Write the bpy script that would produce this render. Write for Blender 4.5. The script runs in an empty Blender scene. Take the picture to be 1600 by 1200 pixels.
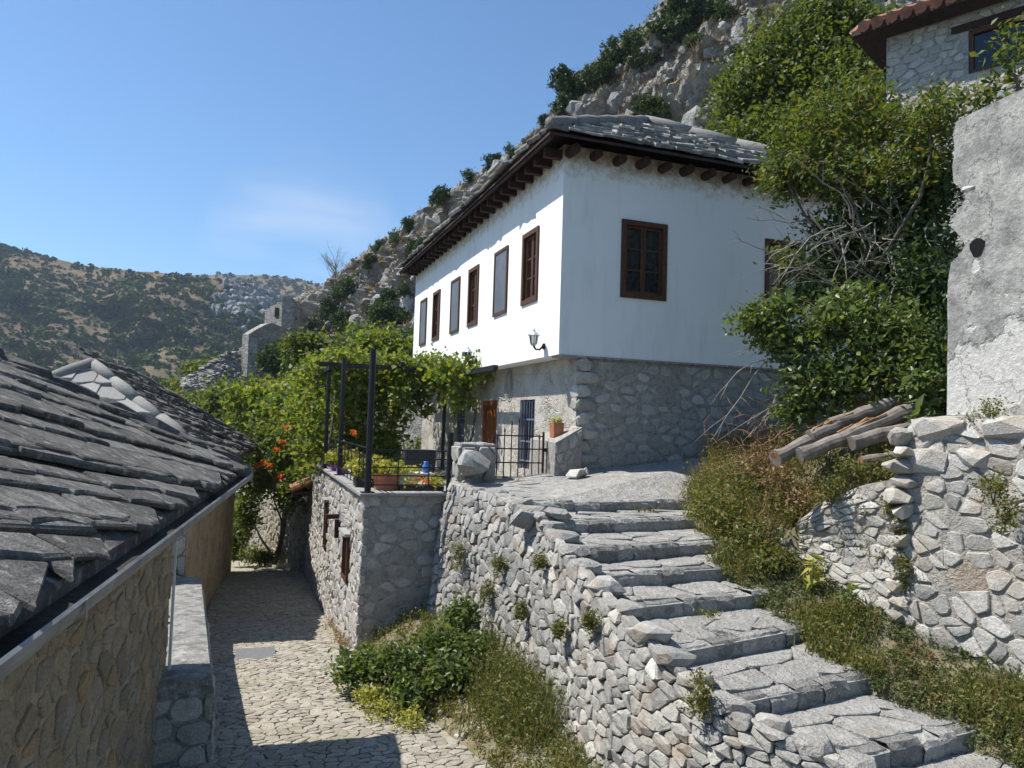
import bpy, math, random
import numpy as np
from mathutils import Vector, Matrix
from mathutils.geometry import convex_hull_2d

scene = bpy.context.scene
COL = scene.collection
PI = math.pi
RAD = math.radians

# ------------------------------------------------------------------ camera
F = 1160.0                       # focal length in pixels of a 1600 px wide frame
PITCH, ROLL = RAD(3.06), 0.031
cam_d = bpy.data.cameras.new('camera')
cam = bpy.data.objects.new('camera', cam_d)
COL.objects.link(cam)
cam_d.sensor_width = 36.0
cam_d.lens = 36.0 * F / 1600.0
cam_d.clip_start = 0.05
cam_d.clip_end = 5000
CAMROT = Matrix.Rotation(PI / 2 + PITCH, 3, 'X') @ Matrix.Rotation(ROLL, 3, 'Z')
cam.matrix_world = CAMROT.to_4x4()
scene.camera = cam

# ------------------------------------------------------------------ sky, sun, exposure
SUN_EL, SUN_AZ = RAD(57.5), RAD(174.5)          # azimuth counter-clockwise from +X
SUNV = Vector((math.cos(SUN_EL) * math.cos(SUN_AZ), math.cos(SUN_EL) * math.sin(SUN_AZ), math.sin(SUN_EL)))
world = bpy.data.worlds.new('World')
scene.world = world
world.use_nodes = True
wn, wl = world.node_tree.nodes, world.node_tree.links
wn.clear()
wout = wn.new('ShaderNodeOutputWorld')
wbg = wn.new('ShaderNodeBackground')
sky = wn.new('ShaderNodeTexSky')
sky.sky_type = 'NISHITA'
sky.sun_disc = False
sky.sun_elevation = SUN_EL
sky.sun_rotation = PI / 2 - SUN_AZ
sky.altitude = 100
sky.air_density = 1.0
sky.dust_density = 0.35
sky.ozone_density = 4.0
wbg.inputs['Strength'].default_value = 0.105
# thin high cloud low over the far ridge
tc = wn.new('ShaderNodeTexCoord')
mp = wn.new('ShaderNodeMapping'); mp.inputs['Scale'].default_value = (2.2, 2.2, 14.0)
mp.inputs['Location'].default_value = (0.35, 0.0, 0.2)
nz = wn.new('ShaderNodeTexNoise'); nz.inputs['Scale'].default_value = 1.6; nz.inputs['Detail'].default_value = 5
cr = wn.new('ShaderNodeValToRGB')
cr.color_ramp.elements[0].position = 0.40; cr.color_ramp.elements[0].color = (0, 0, 0, 1)
cr.color_ramp.elements[1].position = 0.85; cr.color_ramp.elements[1].color = (0.40, 0.40, 0.40, 1)
cmix = wn.new('ShaderNodeMix'); cmix.data_type = 'RGBA'
cmix.inputs['B'].default_value = (6.0, 6.2, 6.6, 1)
wl.new(tc.outputs['Generated'], mp.inputs['Vector']); wl.new(mp.outputs['Vector'], nz.inputs['Vector'])
sxyz = wn.new('ShaderNodeSeparateXYZ'); wl.new(tc.outputs['Generated'], sxyz.inputs[0])
low = wn.new('ShaderNodeMapRange'); low.inputs['From Min'].default_value = .991; low.inputs['From Max'].default_value = .998
cdot = wn.new('ShaderNodeVectorMath'); cdot.operation = 'DOT_PRODUCT'; cdir = (CAMROT @ Vector((478-800.0, 600.0-395, -F))).normalized()
csq = wn.new('ShaderNodeVectorMath'); csq.operation = 'MULTIPLY'; csq.inputs[1].default_value = (1, 1, 1); wl.new(tc.outputs['Generated'], csq.inputs[0])
wl.new(csq.outputs[0], cdot.inputs[0]); cdot.inputs[1].default_value = cdir; wl.new(cdot.outputs['Value'], low.inputs['Value'])
wl.new(nz.outputs['Fac'], cr.inputs['Fac'])
cmul = wn.new('ShaderNodeMath'); cmul.operation = 'MULTIPLY'; wl.new(cr.outputs['Color'], cmul.inputs[0]); wl.new(low.outputs[0], cmul.inputs[1]); wl.new(cmul.outputs[0], cmix.inputs['Factor'])
tintn = wn.new('ShaderNodeMix'); tintn.data_type = 'RGBA'; tintn.blend_type = 'MULTIPLY'; tintn.inputs['Factor'].default_value = 1.0
tintn.inputs['B'].default_value = (.80, .96, 1.04, 1)          # the clear deep blue of a dry summer day
wl.new(sky.outputs['Color'], tintn.inputs['A']); wl.new(tintn.outputs['Result'], cmix.inputs['A']); wl.new(cmix.outputs['Result'], wbg.inputs['Color'])
wl.new(wbg.outputs['Background'], wout.inputs['Surface'])

sun_d = bpy.data.lights.new('sun', 'SUN')
sun_d.energy = 5.0
sun_d.angle = RAD(0.53)
sun_d.color = (1.0, 0.955, 0.87)
sun = bpy.data.objects.new('sun', sun_d)
COL.objects.link(sun)
sun.rotation_euler = SUNV.to_track_quat('Z', 'Y').to_euler()

scene.view_settings.view_transform = 'Standard'
scene.view_settings.look = 'None'
scene.view_settings.gamma = 1.0
scene.view_settings.use_curve_mapping = False
scene.view_settings.exposure = 0.6
scene.cycles.max_bounces = 5
scene.cycles.use_adaptive_sampling = True
scene.cycles.adaptive_threshold = 0.02
scene.cycles.volume_bounces = 0
scene.cycles.transparent_max_bounces = 8

# ------------------------------------------------------------------ pixel rays and the house's own axes
def ray(px, py):
    v = CAMROT @ Vector((px - 800.0, 600.0 - py, -F))
    return v / v.y
def P(px, py, d): return ray(px, py) * d                    # point of that line of sight d metres ahead
def G(px, py, z):
    r = ray(px, py); return r * (z / r.z)                   # where it meets the level z
def PX(p):                                                   # image position of a world point
    v = CAMROT.transposed() @ Vector(p)
    return 800 + F * v.x / -v.z, 600 - F * v.y / -v.z
D1 = Vector((-0.338, 0.941, 0)).normalized()                # along the white house's long side, away
D2 = Vector((D1.y, -D1.x, 0))                                # along its short side, to the right
C0 = Vector((0.743, 12.0, 0))                                # its near corner
def S(X, Y, z): return C0 + D2 * X + D1 * Y + Vector((0, 0, z))
def site(p):
    q = Vector(p) - C0; return q.dot(D2), q.dot(D1)

# ------------------------------------------------------------------ object helpers
PLOC = {}
def thing(name, loc, label, cat, group=None):
    o = bpy.data.objects.new(name, None); COL.objects.link(o)
    o.empty_display_size = 0.2
    o.location = loc; PLOC[o.name] = Vector(loc)
    o['label'] = label; o['category'] = cat
    if group: o['group'] = group
    return o
def tag(o, label=None, cat=None, group=None, kind=None):
    if label: o['label'] = label
    if cat: o['category'] = cat
    if group: o['group'] = group
    if kind: o['kind'] = kind
    return o
def link(name, me, parent=None):
    o = bpy.data.objects.new(name, me); COL.objects.link(o)
    if parent is not None:
        o.parent = parent
        if parent.name in PLOC: o.matrix_parent_inverse = Matrix.Translation(-PLOC[parent.name])
    return o
def mesh(name, V, Fs, m, smooth=False):
    me = bpy.data.meshes.new(name)
    me.from_pydata([tuple(v) for v in V], [], Fs)
    if m is not None: me.materials.append(m)
    if smooth: me.shade_smooth()
    return me
def obj(name, V, Fs, m, parent=None, smooth=False):
    return link(name, mesh(name, V, Fs, m, smooth), parent)

class MB:
    """collects solids, mapped through T, and builds one mesh"""
    def __init__(s, T=None): s.V = []; s.F = []; s.T = T or (lambda x, y, z: Vector((x, y, z)))
    def add(s, V, Fs):
        n = len(s.V); s.V += [Vector(v) for v in V]; s.F += [[i + n for i in f] for f in Fs]
    def box(s, x0, x1, y0, y1, z0, z1):
        T = s.T
        s.add([T(x0,y0,z0),T(x1,y0,z0),T(x1,y1,z0),T(x0,y1,z0),T(x0,y0,z1),T(x1,y0,z1),T(x1,y1,z1),T(x0,y1,z1)],
              [[0,3,2,1],[4,5,6,7],[0,1,5,4],[1,2,6,5],[2,3,7,6],[3,0,4,7]])
        return s
    def quad(s, a, b, c, d): s.add([s.T(*a), s.T(*b), s.T(*c), s.T(*d)], [[0,1,2,3]]); return s
    def tube(s, pts, rad, n=8, caps=True, raw=False):
        pts = [Vector(p) if raw else s.T(*p) for p in pts]
        if not hasattr(rad, '__len__'): rad = [rad] * len(pts)
        V = []; Fs = []
        ref = None
        for i, p in enumerate(pts):
            t = (pts[min(i+1, len(pts)-1)] - pts[max(i-1, 0)]).normalized()
            if ref is None: ref = Vector((0,0,1)) if abs(t.z) < .9 else Vector((1,0,0))
            a = t.cross(ref).normalized(); b = t.cross(a).normalized(); ref = -b if False else ref
            for k in range(n):
                q = 2*PI*k/n; V.append(p + (a*math.cos(q) + b*math.sin(q)) * rad[i])
        for i in range(len(pts)-1):
            for k in range(n):
                k2 = (k+1) % n
                Fs.append([i*n+k, i*n+k2, (i+1)*n+k2, (i+1)*n+k])
        if caps: Fs.append(list(range(n))[::-1]); Fs.append([(len(pts)-1)*n+k for k in range(n)])
        s.add(V, Fs); return s
    def bar(s, a, b, w, h=None, raw=False):
        """square bar from a to b"""
        h = h or w
        a = Vector(a) if raw else s.T(*a); b = Vector(b) if raw else s.T(*b)
        t = (b - a).normalized(); up = Vector((0,0,1)) if abs(t.z) < .95 else D1
        x = t.cross(up).normalized() * w/2; y = x.cross(t).normalized() * h/2
        V = [a-x-y, a+x-y, a+x+y, a-x+y, b-x-y, b+x-y, b+x+y, b-x+y]
        s.add(V, [[0,3,2,1],[4,5,6,7],[0,1,5,4],[1,2,6,5],[2,3,7,6],[3,0,4,7]]); return s
    def lathe(s, c, prof, n=14, raw=False):
        c = Vector(c) if raw else s.T(*c)
        V = []; Fs = []
        for r, z in prof:
            for k in range(n):
                q = 2*PI*k/n; V.append(c + Vector((r*math.cos(q), r*math.sin(q), z)))
        for i in range(len(prof)-1):
            for k in range(n):
                k2 = (k+1) % n; Fs.append([i*n+k, i*n+k2, (i+1)*n+k2, (i+1)*n+k])
        Fs.append(list(range(n))[::-1]); Fs.append([(len(prof)-1)*n+k for k in range(n)])
        s.add(V, Fs); return s
    def build(s, name, m, parent=None, smooth=False): return obj(name, s.V, s.F, m, parent, smooth)

def vnoise(p, seed=0):
    """cheap smooth value noise of a 3-vector, about -1..1"""
    x, y, z = p[0], p[1], p[2]
    return (math.sin(x*1.7+seed)*math.cos(y*1.3-seed*.7) + math.sin(y*2.3+z*1.9+seed*1.3)*.6 + math.cos(x*3.1-z*2.7+seed*2.1)*.4 + math.sin(x*5.3+y*4.7+z*6.1+seed)*.25) / 1.6

# ------------------------------------------------------------------ materials
def new_mat(name):
    m = bpy.data.materials.new(name); m.use_nodes = True
    n, l = m.node_tree.nodes, m.node_tree.links
    return m, n, l, n['Principled BSDF']
def N(n, t, **kw):
    x = n.new(t)
    for k, v in kw.items():
        if k in x.inputs: x.inputs[k].default_value = v
        else: setattr(x, k, v)
    return x
def ramp(n, stops):
    r = n.new('ShaderNodeValToRGB'); e = r.color_ramp.elements
    while len(e) < len(stops): e.new(0.5)
    for i, (p, c) in enumerate(stops):
        e[i].position = p; e[i].color = (c[0], c[1], c[2], 1) if hasattr(c, '__len__') else (c, c, c, 1)
    return r
def rnd_out(n, l):
    """one random number per object and per loose piece"""
    oi = n.new('ShaderNodeObjectInfo'); ge = n.new('ShaderNodeNewGeometry')
    a = N(n, 'ShaderNodeMath', operation='ADD'); f = N(n, 'ShaderNodeMath', operation='FRACT')
    l.new(oi.outputs['Random'], a.inputs[0]); l.new(ge.outputs['Random Per Island'], a.inputs[1]); l.new(a.outputs[0], f.inputs[0])
    return f.outputs[0]
def mixc(n, l, fac, a, b, mode='MIX'):
    m = n.new('ShaderNodeMix'); m.data_type = 'RGBA'; m.blend_type = mode
    for sock, v in ((m.inputs['Factor'], fac), (m.inputs['A'], a), (m.inputs['B'], b)):
        if hasattr(v, 'links') or hasattr(v, 'is_linked'): l.new(v, sock)
        elif hasattr(v, '__len__'): sock.default_value = (v[0], v[1], v[2], 1)
        else: sock.default_value = v
    return m.outputs['Result']
def stone_mat(name, tones, blotch=(0.5, (0.08, 0.08, 0.075)), scale=5.0, bump=0.5, rough=0.92, stain=None, fine=45.0, bdist=0.02, crack=None):
    """tones: colours picked per stone; blotch: (amount, colour) of lichen / dirt patches"""
    m, n, l, b = new_mat(name)
    tc = n.new('ShaderNodeTexCoord').outputs['Object']
    k = len(tones)
    r = ramp(n, [(i / max(1, k - 1), t) for i, t in enumerate(tones)])
    l.new(rnd_out(n, l), r.inputs['Fac'])
    n1 = N(n, 'ShaderNodeTexNoise', Scale=scale, Detail=6.0, Roughness=0.65); l.new(tc, n1.inputs['Vector'])
    n2 = N(n, 'ShaderNodeTexNoise', Scale=fine, Detail=4.0, Roughness=0.7); l.new(tc, n2.inputs['Vector'])
    mr = ramp(n, [(0.42, 0.0), (0.66, 1.0)]); l.new(n1.outputs['Fac'], mr.inputs['Fac'])
    sc = N(n, 'ShaderNodeMath', operation='MULTIPLY'); l.new(mr.outputs['Color'], sc.inputs[0]); sc.inputs[1].default_value = blotch[0]
    c = mixc(n, l, sc.outputs[0], r.outputs['Color'], blotch[1])
    fr = ramp(n, [(0.25, 0.62), (0.75, 1.28)]); l.new(n2.outputs['Fac'], fr.inputs['Fac'])
    c = mixc(n, l, 1.0, c, fr.outputs['Color'], 'MULTIPLY')
    if stain:
        n3 = N(n, 'ShaderNodeTexNoise', Scale=stain[1], Detail=3.0); l.new(tc, n3.inputs['Vector'])
        sr = ramp(n, [(0.55, 0.0), (0.72, stain[2])]); l.new(n3.outputs['Fac'], sr.inputs['Fac'])
        c = mixc(n, l, sr.outputs['Color'], c, stain[0])
    ad = N(n, 'ShaderNodeMath', operation='ADD'); l.new(n1.outputs['Fac'], ad.inputs[0]); l.new(n2.outputs['Fac'], ad.inputs[1])
    if crack:
        wv = mixc(n, l, .35, tc, n1.outputs['Color'], 'ADD')
        vo = n.new('ShaderNodeTexVoronoi'); vo.feature = 'DISTANCE_TO_EDGE'; vo.inputs['Scale'].default_value = crack[0]; l.new(wv, vo.inputs['Vector'])
        cr_ = ramp(n, [(0.0, 1.0), (.07, 0.0)]); l.new(vo.outputs['Distance'], cr_.inputs['Fac'])
        cm = N(n, 'ShaderNodeMath', operation='MULTIPLY'); l.new(cr_.outputs['Color'], cm.inputs[0]); cm.inputs[1].default_value = crack[1]
        c = mixc(n, l, cm.outputs[0], c, (.09, .085, .075))
        vh = ramp(n, [(0.0, 0.0), (.25, 1.0)]); l.new(vo.outputs['Distance'], vh.inputs['Fac'])
        a3 = N(n, 'ShaderNodeMath', operation='MULTIPLY_ADD'); l.new(vh.outputs['Color'], a3.inputs[0]); a3.inputs[1].default_value = .8; l.new(ad.outputs[0], a3.inputs[2]); ad = a3
    l.new(c, b.inputs['Base Color'])
    b.inputs['Roughness'].default_value = rough
    b.inputs['Specular IOR Level'].default_value = 0.2
    bp = N(n, 'ShaderNodeBump', Strength=bump, Distance=bdist); l.new(ad.outputs[0], bp.inputs['Height']); l.new(bp.outputs['Normal'], b.inputs['Normal'])
    return m
def leaf_mat(name, tones, trans=0.35, rough=0.55):
    m, n, l, b = new_mat(name)
    r = ramp(n, [(i / max(1, len(tones) - 1), t) for i, t in enumerate(tones)])
    l.new(n.new('ShaderNodeNewGeometry').outputs['Random Per Island'], r.inputs['Fac'])
    l.new(r.outputs['Color'], b.inputs['Base Color'])
    b.inputs['Roughness'].default_value = rough; b.inputs['Specular IOR Level'].default_value = 0.35
    tr = n.new('ShaderNodeBsdfTranslucent')
    tint = mixc(n, l, 1.0, r.outputs['Color'], (1.5, 1.45, 0.6), 'MULTIPLY'); l.new(tint, tr.inputs['Color'])
    mx = n.new('ShaderNodeMixShader'); mx.inputs[0].default_value = trans
    l.new(b.outputs[0], mx.inputs[1]); l.new(tr.outputs[0], mx.inputs[2])
    l.new(mx.outputs[0], n['Material Output'].inputs['Surface'])
    return m
def plain_mat(name, col, rough=0.6, metal=0.0, var=0.15, scale=8.0, bump=0.1, col2=None, stretch=None, spec=0.3):
    m, n, l, b = new_mat(name)
    tcn = n.new('ShaderNodeTexCoord').outputs['Object']
    if stretch:
        mpn = n.new('ShaderNodeMapping'); mpn.inputs['Scale'].default_value = stretch; l.new(tcn, mpn.inputs['Vector']); tcn = mpn.outputs['Vector']
    n1 = N(n, 'ShaderNodeTexNoise', Scale=scale, Detail=6.0, Roughness=0.6); l.new(tcn, n1.inputs['Vector'])
    if col2 is None: col2 = tuple(c * (1 - 2 * var) for c in col)
    r = ramp(n, [(0.33, col2), (0.62, col)]); l.new(n1.outputs['Fac'], r.inputs['Fac'])
    l.new(r.outputs['Color'], b.inputs['Base Color'])
    b.inputs['Roughness'].default_value = rough; b.inputs['Metallic'].default_value = metal; b.inputs['Specular IOR Level'].default_value = spec
    if bump:
        bp = N(n, 'ShaderNodeBump', Strength=bump, Distance=0.01); l.new(n1.outputs['Fac'], bp.inputs['Height']); l.new(bp.outputs['Normal'], b.inputs['Normal'])
    return m
def masonry_mat(name, stones, mortar, scale=(5, 5, 7), gap=0.06, bump=0.7, cover=0.0):
    """rubble masonry for walls too far or too rendered-over to build stone by stone"""
    m, n, l, b = new_mat(name)
    tcn = n.new('ShaderNodeTexCoord').outputs['Object']
    mpn = n.new('ShaderNodeMapping'); mpn.inputs['Scale'].default_value = scale; l.new(tcn, mpn.inputs['Vector'])
    nw = N(n, 'ShaderNodeTexNoise', Scale=1.5, Detail=3.0); l.new(mpn.outputs['Vector'], nw.inputs['Vector'])
    wv = mixc(n, l, 0.18, mpn.outputs['Vector'], nw.outputs['Color'], 'ADD')
    v1 = n.new('ShaderNodeTexVoronoi'); v1.feature = 'DISTANCE_TO_EDGE'; v1.inputs['Scale'].default_value = 1.0; l.new(wv, v1.inputs['Vector'])
    v2 = n.new('ShaderNodeTexVoronoi'); v2.inputs['Scale'].default_value = 1.0; l.new(wv, v2.inputs['Vector'])
    sp = n.new('ShaderNodeSeparateColor'); l.new(v2.outputs['Color'], sp.inputs['Color'])
    r = ramp(n, [(i / max(1, len(stones) - 1), t) for i, t in enumerate(stones)]); l.new(sp.outputs[0], r.inputs['Fac'])
    er = ramp(n, [(gap * .4, 1.0), (gap * 2.2, 0.0)]); l.new(v1.outputs['Distance'], er.inputs['Fac'])
    fac = er.outputs['Color']
    nf = N(n, 'ShaderNodeTexNoise', Scale=40.0, Detail=4.0, Roughness=.7); l.new(tcn, nf.inputs['Vector'])
    nb = N(n, 'ShaderNodeTexNoise', Scale=2.2, Detail=4.0); l.new(tcn, nb.inputs['Vector'])
    if cover:
        cv = ramp(n, [(0.5 - cover * .3, 0.0), (0.62 - cover * .25, 1.0)]); l.new(nb.outputs['Fac'], cv.inputs['Fac'])
        mxm = N(n, 'ShaderNodeMath', operation='MAXIMUM'); l.new(fac, mxm.inputs[0]); l.new(cv.outputs['Color'], mxm.inputs[1]); fac = mxm.outputs[0]
    c = mixc(n, l, fac, r.outputs['Color'], mortar)
    fr = ramp(n, [(0.25, 0.6), (0.75, 1.3)]); l.new(nf.outputs['Fac'], fr.inputs['Fac'])
    c = mixc(n, l, 1.0, c, fr.outputs['Color'], 'MULTIPLY')
    br = ramp(n, [(0.3, 0.75), (0.7, 1.15)]); l.new(nb.outputs['Fac'], br.inputs['Fac'])
    c = mixc(n, l, 1.0, c, br.outputs['Color'], 'MULTIPLY')
    l.new(c, b.inputs['Base Color']); b.inputs['Roughness'].default_value = .95; b.inputs['Specular IOR Level'].default_value = .15
    iv = N(n, 'ShaderNodeMath', operation='SUBTRACT'); iv.inputs[0].default_value = 1.0; l.new(fac, iv.inputs[1])
    a2 = N(n, 'ShaderNodeMath', operation='MULTIPLY_ADD'); l.new(nf.outputs['Fac'], a2.inputs[0]); a2.inputs[1].default_value = .7; l.new(iv.outputs[0], a2.inputs[2])
    bp = N(n, 'ShaderNodeBump', Strength=bump, Distance=0.03); l.new(a2.outputs[0], bp.inputs['Height']); l.new(bp.outputs['Normal'], b.inputs['Normal'])
    return m

M = {}
M['limestone'] = stone_mat('grey_limestone', [(.27,.265,.25), (.34,.33,.31), (.42,.405,.375), (.37,.355,.32)], (0.55, (.13,.13,.125)), 6, .6, stain=((.30,.20,.12), 3.0, .45))
M['tread'] = stone_mat('worn_step_limestone', [(.37,.36,.338), (.40,.39,.367), (.43,.418,.395)], (0.5, (.26,.252,.238)), 9, .9, fine=34, bdist=.03, crack=(3.2, .14), stain=((.27,.21,.15), 2.2, .35))
M['riser'] = stone_mat('step_front_stone', [(.28,.272,.258), (.35,.34,.32)], (0.5, (.19,.184,.175)), 8, .9, bdist=.035, crack=(4.0, .25))
M['pale_stone'] = stone_mat('pale_wall_stone', [(.42,.40,.36), (.52,.50,.46), (.36,.34,.30), (.55,.53,.50)], (0.45, (.24,.23,.21)), 7, .6, stain=((.36,.26,.17), 3.0, .5))
M['mortar'] = plain_mat('lime_mortar', (.34,.31,.27), .95, 0, .2, 14, .5)
M['dark_joint'] = plain_mat('earth_joint', (.26,.23,.19), .95, 0, .25, 12, .4)
M['grey_mortar'] = plain_mat('grey_lime_mortar', (.34,.322,.29), .95, 0, .22, 14, .6)
M['base_stone'] = stone_mat('house_base_stone', [(.30,.285,.255), (.40,.38,.345), (.50,.475,.435), (.36,.325,.275)], (0.45, (.21,.20,.185)), 6, .6)
M['terrace_stone'] = stone_mat('terrace_wall_stone', [(.30,.285,.26), (.42,.40,.37), (.48,.46,.43), (.38,.33,.27)], (0.4, (.22,.21,.195)), 7, .6)
M['cobble'] = stone_mat('alley_cobble', [(.28,.25,.205), (.36,.33,.275), (.43,.395,.335), (.34,.295,.235)], (0.45, (.27,.24,.19)), 9, .8, stain=((.24,.23,.15), 1.1, .55))
M['alley_joint'] = plain_mat('alley_joint_earth', (.32,.285,.225), .95, 0, .2, 10, .6, col2=(.24,.225,.15))
M['slab'] = stone_mat('roof_slab', [(.13,.125,.118), (.19,.183,.172), (.26,.25,.235), (.16,.152,.142)], (0.75, (.07,.067,.062)), 9, 1.0, stain=((.40,.385,.36), 14.0, .75), fine=70, bdist=.03)
M['slab_pale'] = stone_mat('pale_roof_slab', [(.27,.263,.25), (.36,.35,.33)], (0.35, (.25,.245,.24)), 5, .5)
M['slab_house'] = stone_mat('house_roof_slab', [(.12,.118,.112), (.34,.33,.31), (.50,.485,.455), (.16,.155,.15), (.28,.27,.255)], (0.7, (.08,.078,.074)), 6, .9, fine=40)
M['ridge'] = stone_mat('ridge_mortar', [(.22,.215,.205), (.27,.265,.25)], (0.5, (.14,.14,.135)), 4, .6)
M['white'] = None
M['wood'] = plain_mat('brown_window_wood', (.10,.042,.02), .6, 0, .25, 14, .2, stretch=(3, 3, 1))
M['rafter'] = plain_mat('reddish_rafter_wood', (.055,.026,.019), .75, 0, .3, 10, .4)
M['door'] = plain_mat('red_brown_door', (.23,.075,.028), .5, 0, .2, 9, .2, stretch=(4, 4, 1))
M['iron'] = plain_mat('black_iron', (.018,.018,.021), .45, .0, .2, 20, .1)
M['rust'] = plain_mat('rusty_iron', (.085,.035,.025), .7, .2, .3, 30, .3)
M['sheet'] = plain_mat('grey_sheet_metal', (.16,.175,.20), .5, .35, .12, 2.5, .15)
M['blue_iron'] = plain_mat('blue_grey_grille_paint', (.16,.20,.27), .5, .2, .15, 20, .1)
M['gutter'] = plain_mat('weathered_galvanised_gutter', (.27,.275,.28), .55, .3, .2, 6, .2)
M['log'] = plain_mat('weathered_log', (.235,.205,.175), .9, 0, .2, 9, .7, col2=(.12,.10,.085))
M['log_heart'] = plain_mat('splintered_heartwood', (.36,.19,.085), .9, 0, .3, 16, .8, col2=(.20,.085,.04))
M['terracotta'] = plain_mat('terracotta', (.42,.16,.09), .8, 0, .15, 8, .2)
M['tile'] = plain_mat('red_clay_tile', (.36,.175,.115), .85, 0, .25, 6, .4)
M['purple'] = plain_mat('purple_plastic', (.22,.05,.33), .4, 0, .08, 4, 0)
M['black_plastic'] = plain_mat('black_plastic', (.03,.03,.033), .5, 0, .1, 5, 0)
M['white_plastic'] = plain_mat('white_plastic', (.62,.62,.60), .5, 0, .1, 5, 0)
M['blue_plastic'] = plain_mat('blue_plastic', (.05,.16,.46), .4, 0, .1, 5, 0)
M['cable'] = plain_mat('grey_cable', (.36,.35,.33), .7, 0, .1, 9, 0)
M['silver'] = plain_mat('silver_lantern_metal', (.45,.46,.47), .35, .7, .1, 9, 0)
M['bark'] = plain_mat('grey_bark', (.16,.135,.11), .95, 0, .25, 14, .6)
M['twig'] = plain_mat('dry_grey_twig', (.33,.29,.25), .95, 0, .2, 14, .3)
M['dry_twig'] = plain_mat('dry_brown_twig', (.26,.15,.085), .95, 0, .2, 14, .3)
M['manhole'] = plain_mat('manhole_steel', (.19,.195,.20), .6, .3, .12, 20, .3)
M['earth'] = plain_mat('dry_earth', (.20,.165,.11), .97, 0, .2, 4, .7, col2=(.10,.095,.05))
M['hole'] = plain_mat('interior_shade_black', (.004,.004,.004), .95, 0, .1, 5, 0)  # near-black that puts the shade of rooms and openings into the colour
M['curtain'] = plain_mat('faded_floral_curtain', (.52,.50,.50), .9, 0, .1, 14, 0, col2=(.34,.14,.15))
M['ochre_wall'] = masonry_mat('ochre_rubble_wall', [(.42,.30,.18), (.36,.31,.24), (.48,.40,.29), (.30,.24,.18)], (.37,.30,.21), (4.2, 4.2, 5.2), .05, .8, .15)
M['pebble_wall'] = masonry_mat('beige_pebbled_render', [(.46,.43,.38), (.55,.53,.49), (.40,.34,.27)], (.45,.42,.37), (9, 9, 11), .06, .8, .3)
M['ruin'] = masonry_mat('ruin_masonry', [(.34,.325,.30), (.42,.40,.37), (.27,.255,.23)], (.26,.245,.22), (3.2, 3.2, 5.0), .06, 1.0)
M['end_wall'] = masonry_mat('alley_end_masonry', [(.44,.39,.31), (.54,.49,.41), (.36,.30,.22)], (.36,.30,.22), (4.5, 4.5, 6), .06, .9)
M['far_house'] = masonry_mat('upper_house_rubble', [(.42,.41,.39), (.52,.51,.49), (.34,.33,.31)], (.40,.39,.365), (3.2, 3.2, 4.5), .06, 1.0, .1)

def leafm(k, tones, trans=.35, rough=.55): M[k] = leaf_mat(k, tones, trans, rough)
leafm('leaf_vine', [(.065,.115,.02), (.10,.16,.028), (.16,.21,.036), (.25,.25,.05), (.09,.145,.026), (.20,.19,.05)], .48)
leafm('leaf_dark', [(.028,.05,.015), (.042,.072,.02), (.06,.092,.026)], .3)
leafm('leaf_mid', [(.06,.09,.022), (.085,.12,.028), (.115,.145,.034), (.15,.17,.042)], .42)
leafm('leaf_bush', [(.065,.10,.03), (.09,.13,.04), (.12,.165,.05), (.17,.20,.075)], .42, .38)
leafm('leaf_yellow', [(.06,.10,.022), (.08,.125,.026), (.105,.15,.032), (.155,.175,.04), (.17,.12,.045)], .4)
leafm('leaf_scrub', [(.036,.060,.018), (.05,.078,.024), (.066,.088,.03), (.078,.084,.034)], .06, 1.0)
M['leaf_scrub'].node_tree.nodes['Principled BSDF'].inputs['Specular IOR Level'].default_value = 0
leafm('leaf_weed', [(.075,.12,.022), (.12,.15,.03), (.18,.17,.05), (.22,.16,.07), (.07,.11,.022)], .4)
leafm('leaf_dry', [(.24,.16,.085), (.30,.21,.11), (.20,.12,.06), (.17,.145,.06)], .3)
leafm('leaf_cover', [(.06,.09,.032), (.085,.12,.042), (.12,.145,.055), (.17,.15,.07), (.07,.10,.035)], .35)
leafm('leaf_lime', [(.30,.30,.05), (.38,.36,.08), (.24,.27,.04)], .35)
leafm('petal_red', [(.60,.05,.02), (.70,.11,.03), (.52,.03,.02)], .3)
leafm('petal_orange', [(.66,.20,.04), (.60,.13,.03)], .3)

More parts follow.
